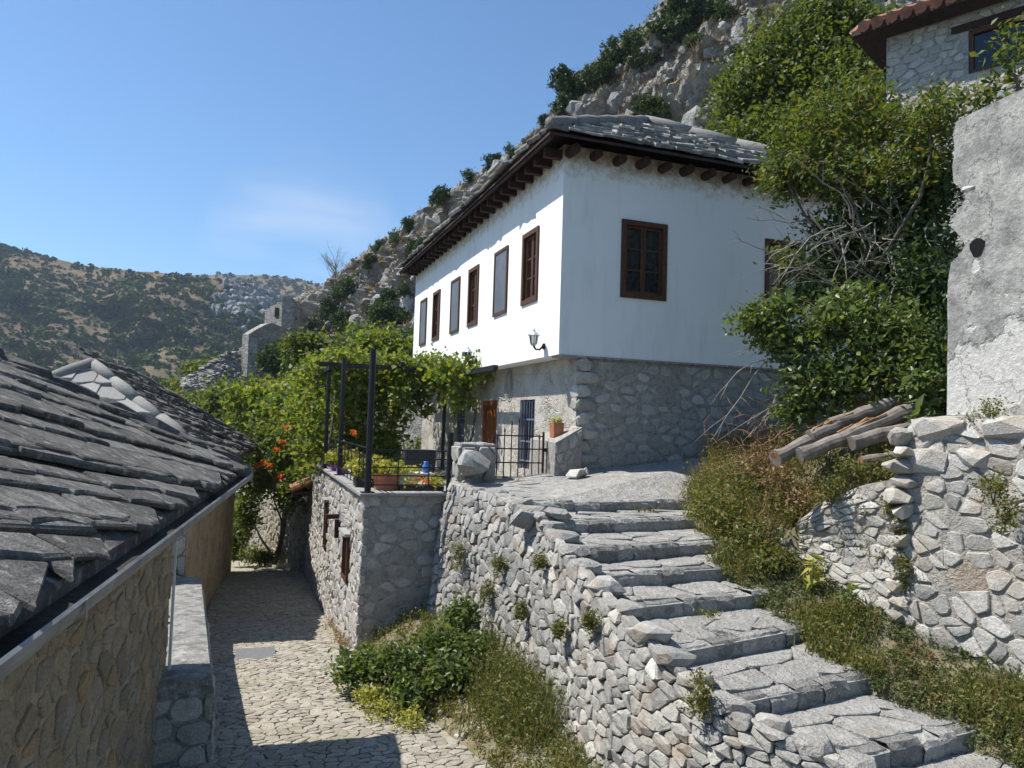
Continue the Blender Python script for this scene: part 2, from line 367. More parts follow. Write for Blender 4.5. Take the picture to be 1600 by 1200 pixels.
def white_wall_mat():
    m, n, l, b = new_mat('white_lime_plaster')
    tcn = n.new('ShaderNodeTexCoord').outputs['Object']
    mpn = n.new('ShaderNodeMapping'); mpn.inputs['Scale'].default_value = (2.6, 2.6, .5); l.new(tcn, mpn.inputs['Vector'])
    streak = N(n, 'ShaderNodeTexNoise', Scale=1.6, Detail=5.0, Roughness=.6); l.new(mpn.outputs['Vector'], streak.inputs['Vector'])
    big = N(n, 'ShaderNodeTexNoise', Scale=.9, Detail=4.0); l.new(tcn, big.inputs['Vector'])
    fine = N(n, 'ShaderNodeTexNoise', Scale=7.0, Detail=5.0, Roughness=.7); l.new(tcn, fine.inputs['Vector'])
    c = mixc(n, l, big.outputs['Fac'], (.74,.735,.72), (.83,.83,.82))
    sr = ramp(n, [(.52, 0.0), (.80, .34)]); l.new(streak.outputs['Fac'], sr.inputs['Fac'])
    c = mixc(n, l, sr.outputs['Color'], c, (.52,.48,.42))
    # drip stains under the rafters
    sx = n.new('ShaderNodeSeparateXYZ'); l.new(tcn, sx.inputs[0])
    zr = N(n, 'ShaderNodeMapRange'); zr.inputs['From Min'].default_value = 3.75; zr.inputs['From Max'].default_value = 4.5; l.new(sx.outputs['Z'], zr.inputs['Value'])
    ad = N(n, 'ShaderNodeMath', operation='MULTIPLY'); l.new(zr.outputs[0], ad.inputs[0]); l.new(fine.outputs['Fac'], ad.inputs[1])
    dr = ramp(n, [(.24, 0.0), (.50, .9)]); l.new(ad.outputs[0], dr.inputs['Fac'])
    c = mixc(n, l, dr.outputs['Color'], c, (.34,.25,.17))
    l.new(c, b.inputs['Base Color']); b.inputs['Roughness'].default_value = .9; b.inputs['Specular IOR Level'].default_value = .2
    bp = N(n, 'ShaderNodeBump', Strength=.25, Distance=.01); l.new(fine.outputs['Fac'], bp.inputs['Height']); l.new(bp.outputs['Normal'], b.inputs['Normal'])
    return m
M['white'] = white_wall_mat()
def glass_mat():
    m, n, l, b = new_mat('window_glass')
    n.remove(b)
    tr = n.new('ShaderNodeBsdfTransparent'); tr.inputs['Color'].default_value = (.62,.66,.66,1)
    gl = n.new('ShaderNodeBsdfGlossy'); gl.inputs['Roughness'].default_value = .03
    fr = N(n, 'ShaderNodeFresnel', IOR=1.5); mx = n.new('ShaderNodeMixShader')
    l.new(fr.outputs[0], mx.inputs[0]); l.new(tr.outputs[0], mx.inputs[1]); l.new(gl.outputs[0], mx.inputs[2])
    l.new(mx.outputs[0], n['Material Output'].inputs['Surface'])
    return m
M['glass'] = glass_mat()
def render_wall_mat():
    """old wall render, grey, with patches fallen to white lime"""
    m, n, l, b = new_mat('old_patchy_render')
    tcn = n.new('ShaderNodeTexCoord').outputs['Object']
    n1 = N(n, 'ShaderNodeTexNoise', Scale=1.1, Detail=7.0, Roughness=.55); l.new(tcn, n1.inputs['Vector'])
    n2 = N(n, 'ShaderNodeTexNoise', Scale=22.0, Detail=5.0, Roughness=.7); l.new(tcn, n2.inputs['Vector'])
    n3 = N(n, 'ShaderNodeTexNoise', Scale=3.5, Detail=6.0, Roughness=.65); l.new(tcn, n3.inputs['Vector'])
    c3 = ramp(n, [(.30, (.17,.165,.155)), (.48, (.30,.29,.275)), (.66, (.43,.415,.385))]); l.new(n3.outputs['Fac'], c3.inputs['Fac']); c = c3.outputs['Color']
    sx = n.new('ShaderNodeSeparateXYZ'); l.new(tcn, sx.inputs[0])
    vo = n.new('ShaderNodeTexVoronoi'); vo.feature = 'DISTANCE_TO_EDGE'; vo.inputs['Scale'].default_value = 1.3; wv = mixc(n, l, .5, tcn, n3.outputs['Color'], 'ADD'); l.new(wv, vo.inputs['Vector'])
    ck = ramp(n, [(0.0, .8), (.012, 0.0)]); l.new(vo.outputs['Distance'], ck.inputs['Fac'])
    hz_ = N(n, 'ShaderNodeMapRange'); hz_.inputs['From Min'].default_value = 2.2; hz_.inputs['From Max'].default_value = .6; hz_.inputs['To Min'].default_value = -.12; hz_.inputs['To Max'].default_value = -.005; l.new(sx.outputs['Z'], hz_.inputs['Value'])
    ah = N(n, 'ShaderNodeMath', operation='ADD'); l.new(n1.outputs['Fac'], ah.inputs[0]); l.new(hz_.outputs[0], ah.inputs[1])
    pr = ramp(n, [(.53, 0.0), (.55, 1.0)]); l.new(ah.outputs[0], pr.inputs['Fac'])
    c = mixc(n, l, pr.outputs['Color'], c, (.52,.50,.465))
    c = mixc(n, l, ck.outputs['Color'], c, (.08,.075,.065))
    fr = ramp(n, [(.25, .66), (.75, 1.25)]); l.new(n2.outputs['Fac'], fr.inputs['Fac'])
    c = mixc(n, l, 1.0, c, fr.outputs['Color'], 'MULTIPLY')
    l.new(c, b.inputs['Base Color']); b.inputs['Roughness'].default_value = .95; b.inputs['Specular IOR Level'].default_value = .15
    sb = N(n, 'ShaderNodeMath', operation='MULTIPLY_ADD'); l.new(pr.outputs['Color'], sb.inputs[0]); sb.inputs[1].default_value = -.8; l.new(n2.outputs['Fac'], sb.inputs[2])
    bp = N(n, 'ShaderNodeBump', Strength=.7, Distance=.02); l.new(sb.outputs[0], bp.inputs['Height']); l.new(bp.outputs['Normal'], b.inputs['Normal'])
    return m
M['render'] = render_wall_mat()
def terrain_mat(name, stops, scale, bump, bd, fine=None, detail=8.0):
    m, n, l, b = new_mat(name)
    tcn = n.new('ShaderNodeTexCoord').outputs['Object']
    n1 = N(n, 'ShaderNodeTexNoise', Scale=scale, Detail=detail, Roughness=.62); l.new(tcn, n1.inputs['Vector'])
    r = ramp(n, stops); l.new(n1.outputs['Fac'], r.inputs['Fac'])
    n2 = N(n, 'ShaderNodeTexNoise', Scale=fine or scale * 14, Detail=5.0, Roughness=.7); l.new(tcn, n2.inputs['Vector'])
    fr = ramp(n, [(.25, .6), (.75, 1.35)]); l.new(n2.outputs['Fac'], fr.inputs['Fac'])
    c = mixc(n, l, 1.0, r.outputs['Color'], fr.outputs['Color'], 'MULTIPLY')
    l.new(c, b.inputs['Base Color']); b.inputs['Roughness'].default_value = .97; b.inputs['Specular IOR Level'].default_value = .1
    bp = N(n, 'ShaderNodeBump', Strength=bump, Distance=bd); l.new(n2.outputs['Fac'], bp.inputs['Height']); l.new(bp.outputs['Normal'], b.inputs['Normal'])
    return m
M['hill'] = terrain_mat('rocky_hillside', [(.34, (.42,.41,.39)), (.50, (.33,.32,.30)), (.575, (.25,.22,.18)), (.61, (.22,.165,.095)), (.70, (.13,.115,.055))], .42, 1.0, .5, 2.8)
M['mountain'] = terrain_mat('dry_mountain_slope', [(.30, (.065,.07,.034)), (.45, (.125,.098,.058)), (.60, (.165,.12,.072)), (.75, (.08,.078,.04))], .018, .6, 2.0, .3)
M['rock'] = stone_mat('hill_limestone', [(.27,.268,.26), (.35,.345,.33), (.42,.41,.385), (.31,.295,.27)], (0.6, (.16,.158,.15)), 2.2, 1.0, fine=9, bdist=.12)
M['cliff'] = stone_mat('far_cliff_rock', [(.26,.26,.26), (.36,.355,.35)], (0.5, (.16,.16,.16)), .06, 1.0, fine=.5, bdist=2.0)
M['ochre_stone'] = stone_mat('ochre_wall_stone', [(.50,.35,.19), (.36,.31,.24), (.50,.42,.31), (.30,.26,.21), (.44,.37,.27), (.40,.37,.32)], (0.45, (.26,.215,.15)), 7, .9, bdist=.04)
M['pale_mortar'] = stone_mat('pale_lime_mortar', [(.42,.395,.355), (.42,.395,.355)], (.6, (.27,.245,.21)), 5, 1.0, stain=((.33,.25,.17), 2.0, .6), fine=26, bdist=.05)
M['gutter_dirt_shade'] = plain_mat('shade_dark_leaf_debris', (.045,.038,.03), .95, 0, .3, 30, .8)
M['hip_mortar'] = stone_mat('dark_hip_mortar', [(.15,.145,.135), (.19,.183,.172)], (.6, (.08,.077,.07)), 9, 1.0, fine=60, bdist=.03)
M['worn_cap'] = stone_mat('lichened_parapet_cap', [(.30,.295,.28), (.34,.333,.315)], (.85, (.13,.128,.12)), 6, 1.0, stain=((.50,.49,.46), 9.0, .8), fine=40, bdist=.03)

# ------------------------------------------------------------------ generators: masonry, slabs, rocks, leaves
def clip(poly, nx, ny, c):
    """keep the side nx*u+ny*v <= c"""
    out = []
    k = len(poly)
    for i in range(k):
        a, b = poly[i], poly[(i+1) % k]
        da, db = nx*a[0]+ny*a[1]-c, nx*b[0]+ny*b[1]-c
        if da <= 0: out.append(a)
        if (da < 0 < db) or (db < 0 < da):
            t = da / (da - db); out.append((a[0]+(b[0]-a[0])*t, a[1]+(b[1]-a[1])*t))
    return out
def cells(U, V, cw, ch, seed, jit=.36, bond=True, keep=None):
    """irregular stone outlines that fill the rectangle U x V, about cw by ch each"""
    rng = random.Random(seed)
    nu, nv = max(1, round(U/cw)), max(1, round(V/ch))
    cw, ch = U/nu, V/nv
    grid = {}
    for j in range(nv):
        off = (.5 if (bond and j % 2) else 0) + rng.uniform(-.2, .2)
        for i in range(-1, nu+1):
            grid[(i, j)] = ((i+.5+off*.5+rng.uniform(-jit, jit))*cw, (j+.5+rng.uniform(-jit, jit))*ch)
    asp = cw/ch
    polys = []
    for (i, j), p in grid.items():
        if keep and not keep(*p): continue
        poly = [(0, 0), (U, 0), (U, V), (0, V)]
        for di in (-2, -1, 0, 1, 2):
            for dj in (-2, -1, 0, 1, 2):
                q = grid.get((i+di, j+dj))
                if q is None or (di == 0 and dj == 0): continue
                nx, ny = q[0]-p[0], (q[1]-p[1])*asp*asp
                c = nx*(p[0]+q[0])/2 + ny*(p[1]+q[1])/2
                poly = clip(poly, nx, ny, c)
                if len(poly) < 3: break
            if len(poly) < 3: break
        if len(poly) >= 3: polys.append(poly)
    return polys
def area(poly): return .5*sum(poly[i][0]*poly[(i+1) % len(poly)][1]-poly[(i+1) % len(poly)][0]*poly[i][1] for i in range(len(poly)))
def stone_geo(poly, mapf, gap, proud, back, rng, rough=.25):
    cu = sum(p[0] for p in poly)/len(poly); cv = sum(p[1] for p in poly)/len(poly)
    size = math.sqrt(abs(area(poly)))
    s = max(.35, 1 - 2*gap/max(size, 1e-3))
    ring = []
    k = len(poly)
    for i in range(k):                                # cut the corners so the stone is rounded
        a, b, c = poly[i-1], poly[i], poly[(i+1) % k]
        q = rng.uniform(.07, .24)
        ring.append((b[0]+(a[0]-b[0])*q, b[1]+(a[1]-b[1])*q))
        ring.append((b[0]+(c[0]-b[0])*q, b[1]+(c[1]-b[1])*q))
    if len(ring) > 12: ring = ring[::2] if len(ring) > 16 else ring
    R = [(cu+(u-cu)*s*rng.uniform(.95, 1.02), cv+(v-cv)*s*rng.uniform(.95, 1.02)) for u, v in ring]
    n = len(R)
    tu, tv = rng.uniform(-rough, rough), rng.uniform(-rough, rough)
    pw = proud*rng.uniform(.6, 1.3)
    f1, f2 = rng.uniform(.86, .95), rng.uniform(.5, .68)
    V = []
    for u, v in R: V.append(mapf(u, v, -back))
    for u, v in R: V.append(mapf(u, v, pw*.30 + (u-cu)*tu + (v-cv)*tv))
    for u, v in R: V.append(mapf(cu+(u-cu)*f1, cv+(v-cv)*f1, pw*.85 + (u-cu)*tu*1.1 + (v-cv)*tv*1.1 + rng.uniform(-.1, .1)*pw))
    V.append(mapf(cu+rng.uniform(-.15, .15)*size, cv+rng.uniform(-.15, .15)*size, pw*rng.uniform(1.0, 1.25)))
    Fs = []
    for i in range(n):
        j = (i+1) % n
        Fs.append([i, j, n+j, n+i]); Fs.append([n+i, n+j, 2*n+j, 2*n+i]); Fs.append([2*n+i, 2*n+j, 3*n])
    return V, Fs
def pieces(name, parent, polys, mapf, m, gap=.012, proud=.04, back=.06, seed=1, limit=300, minpx=9, rest=None, rough=.25, geo=None, mats=None):
    """one child per stone for the ones that show largest, the rest joined into one part of kind stuff"""
    rng = random.Random(seed)
    items = []
    for poly in polys:
        cu = sum(p[0] for p in poly)/len(poly); cv = sum(p[1] for p in poly)/len(poly)
        c = mapf(cu, cv, 0)
        if c.y < .5: continue
        x, y = PX(c)
        ab = abs(area(poly))
        if ab < 1e-4: continue
        px = math.sqrt(ab)*F/c.y
        if not (-60 < x < 1660 and -60 < y < 1260): px *= .02
        items.append((px, poly))
    items.sort(key=lambda t: -t[0])
    RV, RF = [], []
    nb = 0
    for px, poly in items:
        V, Fs = (geo or stone_geo)(poly, mapf, gap, proud, back, rng, rough)
        mm = m if not mats else rng.choice(mats)
        if nb < limit and px >= minpx:
            obj(name, V, Fs, mm, parent); nb += 1
        else:
            k = len(RV); RV += V; RF += [[i+k for i in f] for f in Fs]
    if RV:
        o = obj(rest or ('small_' + name + 's'), RV, RF, m, parent); o['kind'] = 'stuff'
    return nb
def patch(a, b, c, d, wn=None):
    """bilinear surface: a(0,0) b(1,0) c(1,1) d(0,1), returns map of metres, width, height"""
    a, b, c, d = map(Vector, (a, b, c, d))
    U = ((b-a).length+(c-d).length)/2; V = ((d-a).length+(c-b).length)/2
    nrm = (b-a).cross(d-a).normalized()
    if wn is not None and nrm.dot(Vector(wn)) < 0: nrm = -nrm
    def f(u, v, w):
        s, t = u/U, v/V
        return a*(1-s)*(1-t)+b*s*(1-t)+c*s*t+d*(1-s)*t + nrm*w
    return f, U, V
def slab_geo(th, over, tilt, wild=1.0):
    """overlapping roof slab on a plane map; poly is its exposed outline (v grows up the slope)"""
    def g(poly, mapf, gap, proud, back, rng, rough):
        cu = sum(p[0] for p in poly)/len(poly); v0 = min(p[1] for p in poly); v1 = max(p[1] for p in poly); vm = (v0+v1)/2
        R = []
        k = len(poly)
        for i in range(k):
            u, v = poly[i]
            R.append((u+rng.uniform(-.012, .012), v+(over if v > vm else rng.uniform(-.02, .02))))
        t = th*rng.uniform(.6, 1.5); lift = rng.uniform(0, .02)*wild; tl = rng.uniform(-.07, .07)*wild; ti = tilt*rng.uniform(.7, 1.3)
        def w(u, v): return ti*max(0, (v1+over-v)) + lift + (u-cu)*tl
        n = len(R)
        V = [mapf(u, v, w(u, v)-t*.3) for u, v in R] + [mapf(u, v, w(u, v)+t*rng.uniform(.45, .75)) for u, v in R] + [mapf(cu+(u-cu)*.95, v+(.016 if v < vm else 0), w(u, v)+t) for u, v in R]
        Fs = [list(range(n))[::-1], [2*n+i for i in range(n)]]
        for i in range(n):
            j = (i+1) % n; Fs += [[i, j, n+j, n+i], [n+i, n+j, 2*n+j, 2*n+i]]
        return V, Fs
    return g
def courses(U, V, ch, cw, seed, keep=None, planes=()):
    """roof slab outlines in courses, v up the slope; planes (a, b, c): the part with a*u+b*v <= c is kept"""
    rng = random.Random(seed); out = []
    v = 0.0
    while v < V:
        h = ch*rng.uniform(.7, 1.35); u = -rng.random()*cw
        slant = rng.uniform(-.03, .03)
        while u < U:
            w = cw*rng.uniform(.4, 1.7)
            j = lambda a: rng.uniform(-a, a)
            nn = 2 if w < .3 else 4
            dv = slant*u+j(.16*h)
            poly = [(u+.004+w*.99*i/nn, v+dv+j(.10*h)) for i in range(nn+1)]+[(u+w-.006, v+h), (u+.006, v+h)]
            if not keep or keep(u+w/2, v+h/2):
                for a_, b_, c_ in planes:
                    poly = clip(poly, a_, b_, c_)
                    if len(poly) < 3: break
                if len(poly) >= 3 and abs(area(poly)) > .004: out.append(poly)
            u += w
        v += h
    return out
def halfplane(mapf, fn):
    """linear test fn(world point) <= 0 as a half-plane of the map's (u, v)"""
    c0 = fn(mapf(0, 0, 0)); a = fn(mapf(1, 0, 0))-c0; b = fn(mapf(0, 1, 0))-c0
    return (a, b, -c0)
RNG = np.random.default_rng(7)
def hull_rock(seed, n=22, sx=1, sy=.8, sz=.75, m=None, name='rock', p=3.2):
    import bmesh
    rng = random.Random(seed); bm = bmesh.new()
    for i in range(n):
        v = Vector((rng.gauss(0, 1), rng.gauss(0, 1), rng.gauss(0, 1))).normalized()
        q = (abs(v.x)**p+abs(v.y)**p+abs(v.z)**p)**(1/p)
        v = v/q*rng.uniform(.78, 1.0)
        bm.verts.new((v.x*sx*.5, v.y*sy*.5, v.z*sz*.5))
    r = bmesh.ops.convex_hull(bm, input=bm.verts)
    bmesh.ops.delete(bm, geom=[v for v in bm.verts if not v.link_faces], context='VERTS')
    me = bpy.data.meshes.new(name); bm.to_mesh(me); bm.free()
    if m: me.materials.append(m)
    return me
def fast_mesh(name, V, Fa, m):
    """V (n,3) float array, Fa (k,3) int array"""
    me = bpy.data.meshes.new(name)
    me.vertices.add(len(V)); me.vertices.foreach_set('co', np.ascontiguousarray(V, dtype=np.float32).ravel())
    k = len(Fa)
    me.loops.add(k*3); me.loops.foreach_set('vertex_index', np.ascontiguousarray(Fa, dtype=np.int32).ravel())
    me.polygons.add(k); me.polygons.foreach_set('loop_start', np.arange(0, k*3, 3, dtype=np.int32))
    me.update(calc_edges=True)
    if m: me.materials.append(m)
    return me
def leaf_arrays(pts, size, up=.4, aspect=.55, fold=.25, var=.45, along=None, rng=RNG):
    n = len(pts)
    nr = rng.normal(size=(n, 3)); nr[:, 2] += up*1.6
    nr /= np.linalg.norm(nr, axis=1, keepdims=True)
    a = rng.normal(size=(n, 3))
    if along is not None: a = a*.5 + np.asarray(along)
    a -= nr*np.sum(a*nr, axis=1, keepdims=True); a /= np.linalg.norm(a, axis=1, keepdims=True)+1e-9
    b = np.cross(nr, a)
    s = size*(1+rng.uniform(-var, var, size=(n, 1)))
    V = np.empty((n, 4, 3))
    V[:, 0] = pts - a*s*.5; V[:, 2] = pts + a*s*.5
    mid = pts - a*s*.08 + nr*s*fold*.35
    V[:, 1] = mid + b*s*aspect*.5; V[:, 3] = mid - b*s*aspect*.5
    i = np.arange(n)[:, None]*4
    Fa = np.concatenate([i+np.array([[0, 2, 1]]), i+np.array([[0, 3, 2]])], axis=1).reshape(-1, 3)
    return V.reshape(-1, 3), Fa
def leaves(name, pts, size, m, parent=None, **kw):
    V, Fa = leaf_arrays(np.asarray(pts), size, **kw)
    return link(name, fast_mesh(name, V, Fa, m), parent)
def clump(c, r, twigs, per, sig, rng=RNG, shell=.55, flat=0):
    """leaf positions: twigs spread through an ellipsoid, each carrying a tuft"""
    c = np.asarray(c, float); r = np.asarray(r, float)
    v = rng.normal(size=(twigs, 3)); v /= np.linalg.norm(v, axis=1, keepdims=True)
    rad = shell + (1-shell)*rng.random((twigs, 1)); rad *= rng.uniform(.72, 1.1, size=(twigs, 1))
    t = c + v*rad*r
    p = np.repeat(t, per, axis=0) + rng.normal(size=(twigs*per, 3))*sig
    return p
def blades(name, pts, h, w, m, parent=None, lean=.35, rng=RNG):
    pts = np.asarray(pts); n = len(pts)
    d = rng.normal(size=(n, 3))*lean; d[:, 2] = 1; hh = h*rng.uniform(.4, 1.2, size=(n, 1))
    s = rng.normal(size=(n, 3)); s[:, 2] = 0; s /= np.linalg.norm(s, axis=1, keepdims=True)
    V = np.empty((n, 3, 3)); V[:, 0] = pts-s*w/2; V[:, 1] = pts+s*w/2; V[:, 2] = pts+d*hh
    return link(name, fast_mesh(name, V.reshape(-1, 3), np.arange(n*3).reshape(-1, 3), m), parent)
def branch_pts(a, b, bend, k=5, seed=0):
    a, b = Vector(a), Vector(b); rng = random.Random(seed); L = (b-a).length
    out = []
    off = Vector((rng.gauss(0, 1), rng.gauss(0, 1), rng.gauss(0, .6)))*bend*L
    for i in range(k):
        t = i/(k-1); out.append(a.lerp(b, t)+off*math.sin(PI*t)+Vector((rng.gauss(0, 1), rng.gauss(0, 1), rng.gauss(0, 1)))*bend*.15*L*(0 < i < k-1))
    return out
def tree(name, base, clumps, label, cat, lm, leaf=.1, twigs=40, per=14, sig=.12, trunk=.12, group=None, bark='bark', aspect=.55, shell=.45, up=.4, limbs=True, stem=True):
    """clumps: list of (centre, radii); trunk rises from base and forks to each clump"""
    base = Vector(base)
    t = thing(name, base, label, cat, group)
    pts = [clump(c, r, max(6, int(twigs*(r[0]*r[1]*r[2])**.5/.5)), per, sig, shell=shell) for c, r in clumps]
    leaves('crown', np.concatenate(pts), leaf, M[lm], t, aspect=aspect, up=up)
    if stem:
        cen = sum((Vector(c) for c, r in clumps), Vector())/len(clumps)
        fork = base.lerp(Vector((cen.x, cen.y, cen.z)), .45)
        mb = MB(); mb.tube([base, base.lerp(fork, .5)+Vector((.03, .02, 0)), fork], [trunk, trunk*.8, trunk*.65], 8, raw=True)
        tr = mb.build('trunk', M[bark], t, True)
        if limbs:
            lb = MB()
            for i, (c, r) in enumerate(clumps):
                lb.tube(branch_pts(fork, Vector(c)+Vector((0, 0, r[2]*.3)), .08, 5, i), [trunk*.55, trunk*.42, trunk*.3, trunk*.2, trunk*.08], 6, raw=True)
            lb.build('limbs', M[bark], t, True)
    return t

# ================================================================== THE SETTING
def interp(tab, x):
    if x <= tab[0][0]: return tab[0][1]
    for (a, p), (b, q) in zip(tab, tab[1:]):
        if x <= b: return p+(q-p)*(x-a)/(b-a)
    return tab[-1][1]
def grid_obj(name, fn, nu, nv, m, smooth=True):
    V = [fn(i/nu, j/nv) for j in range(nv+1) for i in range(nu+1)]
    Fs = [[j*(nu+1)+i, j*(nu+1)+i+1, (j+1)*(nu+1)+i+1, (j+1)*(nu+1)+i] for j in range(nv) for i in range(nu)]
    return obj(name, V, Fs, m, None, smooth), V

# valley ground: one sheet out to the far ridges
def ground_z(x, y):
    s = min(1, max(0, (y-34)/110)); s = s*s*(3-2*s)
    return -4.75-38*s
def gfn(u, v):
    x = -620+1240*u; y = -14+1100*v**2.2
    return Vector((x, y, ground_z(x, y)))
g, _ = grid_obj('ground', gfn, 40, 60, M['mountain']); g['kind'] = 'structure'

# two far ridges, crest heights read off the skyline
def ridge(name, table, dcrest, dbase, zbase, amp, seed, label):
    def fn(u, v):
        px = -260+1100*u
        py = interp(table, px)
        t = min(1, v/.8)
        crest = P(px, py, dcrest*(1+.05*math.sin(px*.013+seed)))
        foot = P(px, 640, dbase); foot.z = zbase
        if v > .8:
            k = (v-.8)/.2; p = crest+Vector((0, 140*k, -70*k*k)); return p
        e = t**.82
        p = foot.lerp(crest, e)
        n = vnoise(p*.016, seed)*.6+vnoise(p*.045, seed+3)*.3+vnoise(p*.12, seed+5)*.14
        gul = math.sin(px*.035+seed+2*t)*.5
        p.y += (n+gul*.5)*amp*math.sin(PI*t)*1.6
        p.z += (n*.5+vnoise(p*.05, seed+9)*.12)*amp*math.sin(PI*min(1, t*1.02))*.55 + vnoise(p*.10, seed)*.5*(t > .9)
        return p
    o, V = grid_obj(name, fn, 150, 60, M['mountain']); o['kind'] = 'structure'
    return o, fn
ridge_a, fa = ridge('mountain_near_ridge', [(-260, 330), (0, 380), (60, 398), (130, 415), (200, 422), (270, 428), (330, 436), (390, 452), (430, 468), (470, 492), (560, 540), (840, 640)], 430, 170, -44, 26, 1.0, '')
ridge_b, fb = ridge('mountain_far_ridge', [(-260, 470), (200, 440), (290, 430), (340, 429), (400, 430), (440, 432), (480, 440), (510, 447), (560, 466), (650, 500), (840, 560)], 760, 440, -30, 30, 4.0, '')
# scrub on the ridges: thousands of low bushes, too small to tell apart
def scrub(name, fn, n, size, seed, dens, m='leaf_scrub', vr=(.02, .8)):
    rng = np.random.default_rng(seed); C = []; SZ = []
    while len(C) < n:
        u, v = rng.random(), rng.uniform(*vr)
        p = fn(u, v)
        if dens(u, v, p) < rng.random(): continue
        C.append(p); SZ.append(size*rng.lognormal(0, .45))
    C = np.array([list(c) for c in C]); SZ = np.array(SZ)[:, None]
    k = 13
    d = rng.normal(size=(len(C), k, 3)); d /= np.linalg.norm(d, axis=2, keepdims=True); d[:, :, 2] = np.abs(d[:, :, 2])*.8
    pts = (C[:, None, :]+d*SZ[:, :, None]*rng.uniform(.5, 1.0, size=(len(C), k, 1))).reshape(-1, 3)
    sz = np.repeat(SZ, k, axis=0)*.8
    V, Fa = leaf_arrays(pts, sz, up=.5, aspect=.9, rng=rng)
    o = link(name, fast_mesh(name, V, Fa, M[m])); o['kind'] = 'stuff'
    return o
def dens_a(u, v, p):
    px = -260+1100*u
    d = .95-.55*min(1, max(0, (v-.45)/.34)) + vnoise(p*.03, 2)*.35 + .05
    return d + .35*(px < 180 and v < .62)
o = scrub('mountain_scrub', fa, 19000, 1.3, 11, dens_a); tag(o, 'low dark scrub bushes dotted over the far dry mountain slope', 'scrub', kind='stuff')
o = scrub('ridge_scrub', fb, 4500, 2.4, 12, lambda u, v, p: .6+.4*vnoise(p*.02, 5), vr=(.25, .8)); tag(o, 'bluish scrub along the farthest mountain ridge', 'scrub', kind='stuff')

# pale cliff on the shoulder of the nearer ridge
cv, cf = [], []; crng = random.Random(3)
for i in range(260):
    px, py = crng.gauss(392, 22), crng.gauss(470, 17)
    best = None
    for k in range(14):
        q = fa((px+260)/1100, .35+.45*k/13); e = abs(PX(q)[1]-py)
        if best is None or e < best[0]: best = (e, q)
    q = best[1]; s = crng.uniform(2, 6.5); n0 = len(cv)
    mt = Matrix.Translation(q) @ Matrix.Rotation(crng.uniform(0, 6), 4, 'Z'); me = hull_rock(3000+i % 6, 16, 1, .8, 1.5, None, 'tmp') if i < 6 else CL[i % 6]
    if i < 6: CL = (CL if i else [])+[me]
    cv += [mt @ (v.co*s) for v in me.vertices]; cf += [[a+n0 for a in pp.vertices] for pp in me.polygons]
o = obj('cliff_rocks', cv, cf, M['cliff'], ridge_a); o['kind'] = 'stuff'

# ---- the steep rocky hillside behind the house
HCREST = [(430, 478, 92), (500, 447, 84), (540, 416, 78), (580, 388, 72), (640, 345, 66), (700, 303, 61), (745, 272, 58), (790, 238, 55), (830, 212, 52), (862, 176, 50), (900, 128, 48), (950, 78, 46), (1010, 32, 45), (1045, -15, 44), (1110, -70, 43), (1200, -140, 41), (1400, -260, 38), (1700, -420, 36)]
HBASE = [(430, 640, 50), (500, 640, 46), (600, 640, 40), (700, 640, 36), (800, 640, 33), (900, 620, 30), (1000, 600, 27), (1100, 590, 25), (1200, 580, 23), (1400, 560, 20), (1700, 520, 17)]
def htab(tab, px, k): return interp([(t[0], t[k]) for t in tab], px)
def hillfn(u, v):
    px = 430+1250*u
    crest = P(px, htab(HCREST, px, 1), htab(HCREST, px, 2)); foot = P(px, htab(HBASE, px, 1), htab(HBASE, px, 2))
    if v < .1:
        q = Vector((foot.x, foot.y, -5.2)); return q.lerp(foot, v/.1)
    if v > .86:
        k = (v-.86)/.14; return crest+Vector((4*k, 26*k, -6*k*k))
    t = (v-.1)/.76
    p = foot.lerp(crest, t)
    n = vnoise(p*.22, 1)*.9+vnoise(p*.5, 2)*.55+abs(vnoise(p*.95, 3))*.5+abs(vnoise(p*1.9, 7))*.22
    a = math.sin(PI*t)**.5 if 0 < t < 1 else 0
    n += (abs(vnoise(p*3.7, 11))-.3)*.16+(abs(vnoise(Vector((p.x*.9, p.y*.9, p.z*2.2)), 5))-.3)*.5
    p += Vector((-.55, -.75, .35))*n*1.5*a + Vector((0, 2.5, 0))*math.sin(PI*t)
    return p
hill, HV = grid_obj('hillside', hillfn, 330, 190, M['hill'], False); hill['kind'] = 'structure'
HPX = np.array([PX(v) if v.y > 1 else (9999, 9999) for v in HV]); HD = np.array([v.y for v in HV])
def hill_at(px, py):
    d2 = (HPX[:, 0]-px)**2+(HPX[:, 1]-py)**2
    cand = np.argsort(d2)[:6]; i = cand[np.argmin(HD[cand])]
    return HV[int(i)].copy()
ROCKS = [hull_rock(100+i, 26, 1, random.Random(i).uniform(.65, .95), random.Random(i+50).uniform(.7, 1.25), M['rock'], 'rock') for i in range(10)]
rng = random.Random(5)
def put(me, name, loc, s, rot, parent=None):
    o = link(name, me, parent)
    o.matrix_basis = Matrix.Translation(loc) @ Matrix.Rotation(rot[2], 4, 'Z') @ Matrix.Rotation(rot[0], 4, 'X') @ Matrix.Rotation(rot[1], 4, 'Y') @ Matrix.Diagonal((s[0], s[1], s[2], 1))
    return o
nrock = 0; tries = 0; small = []
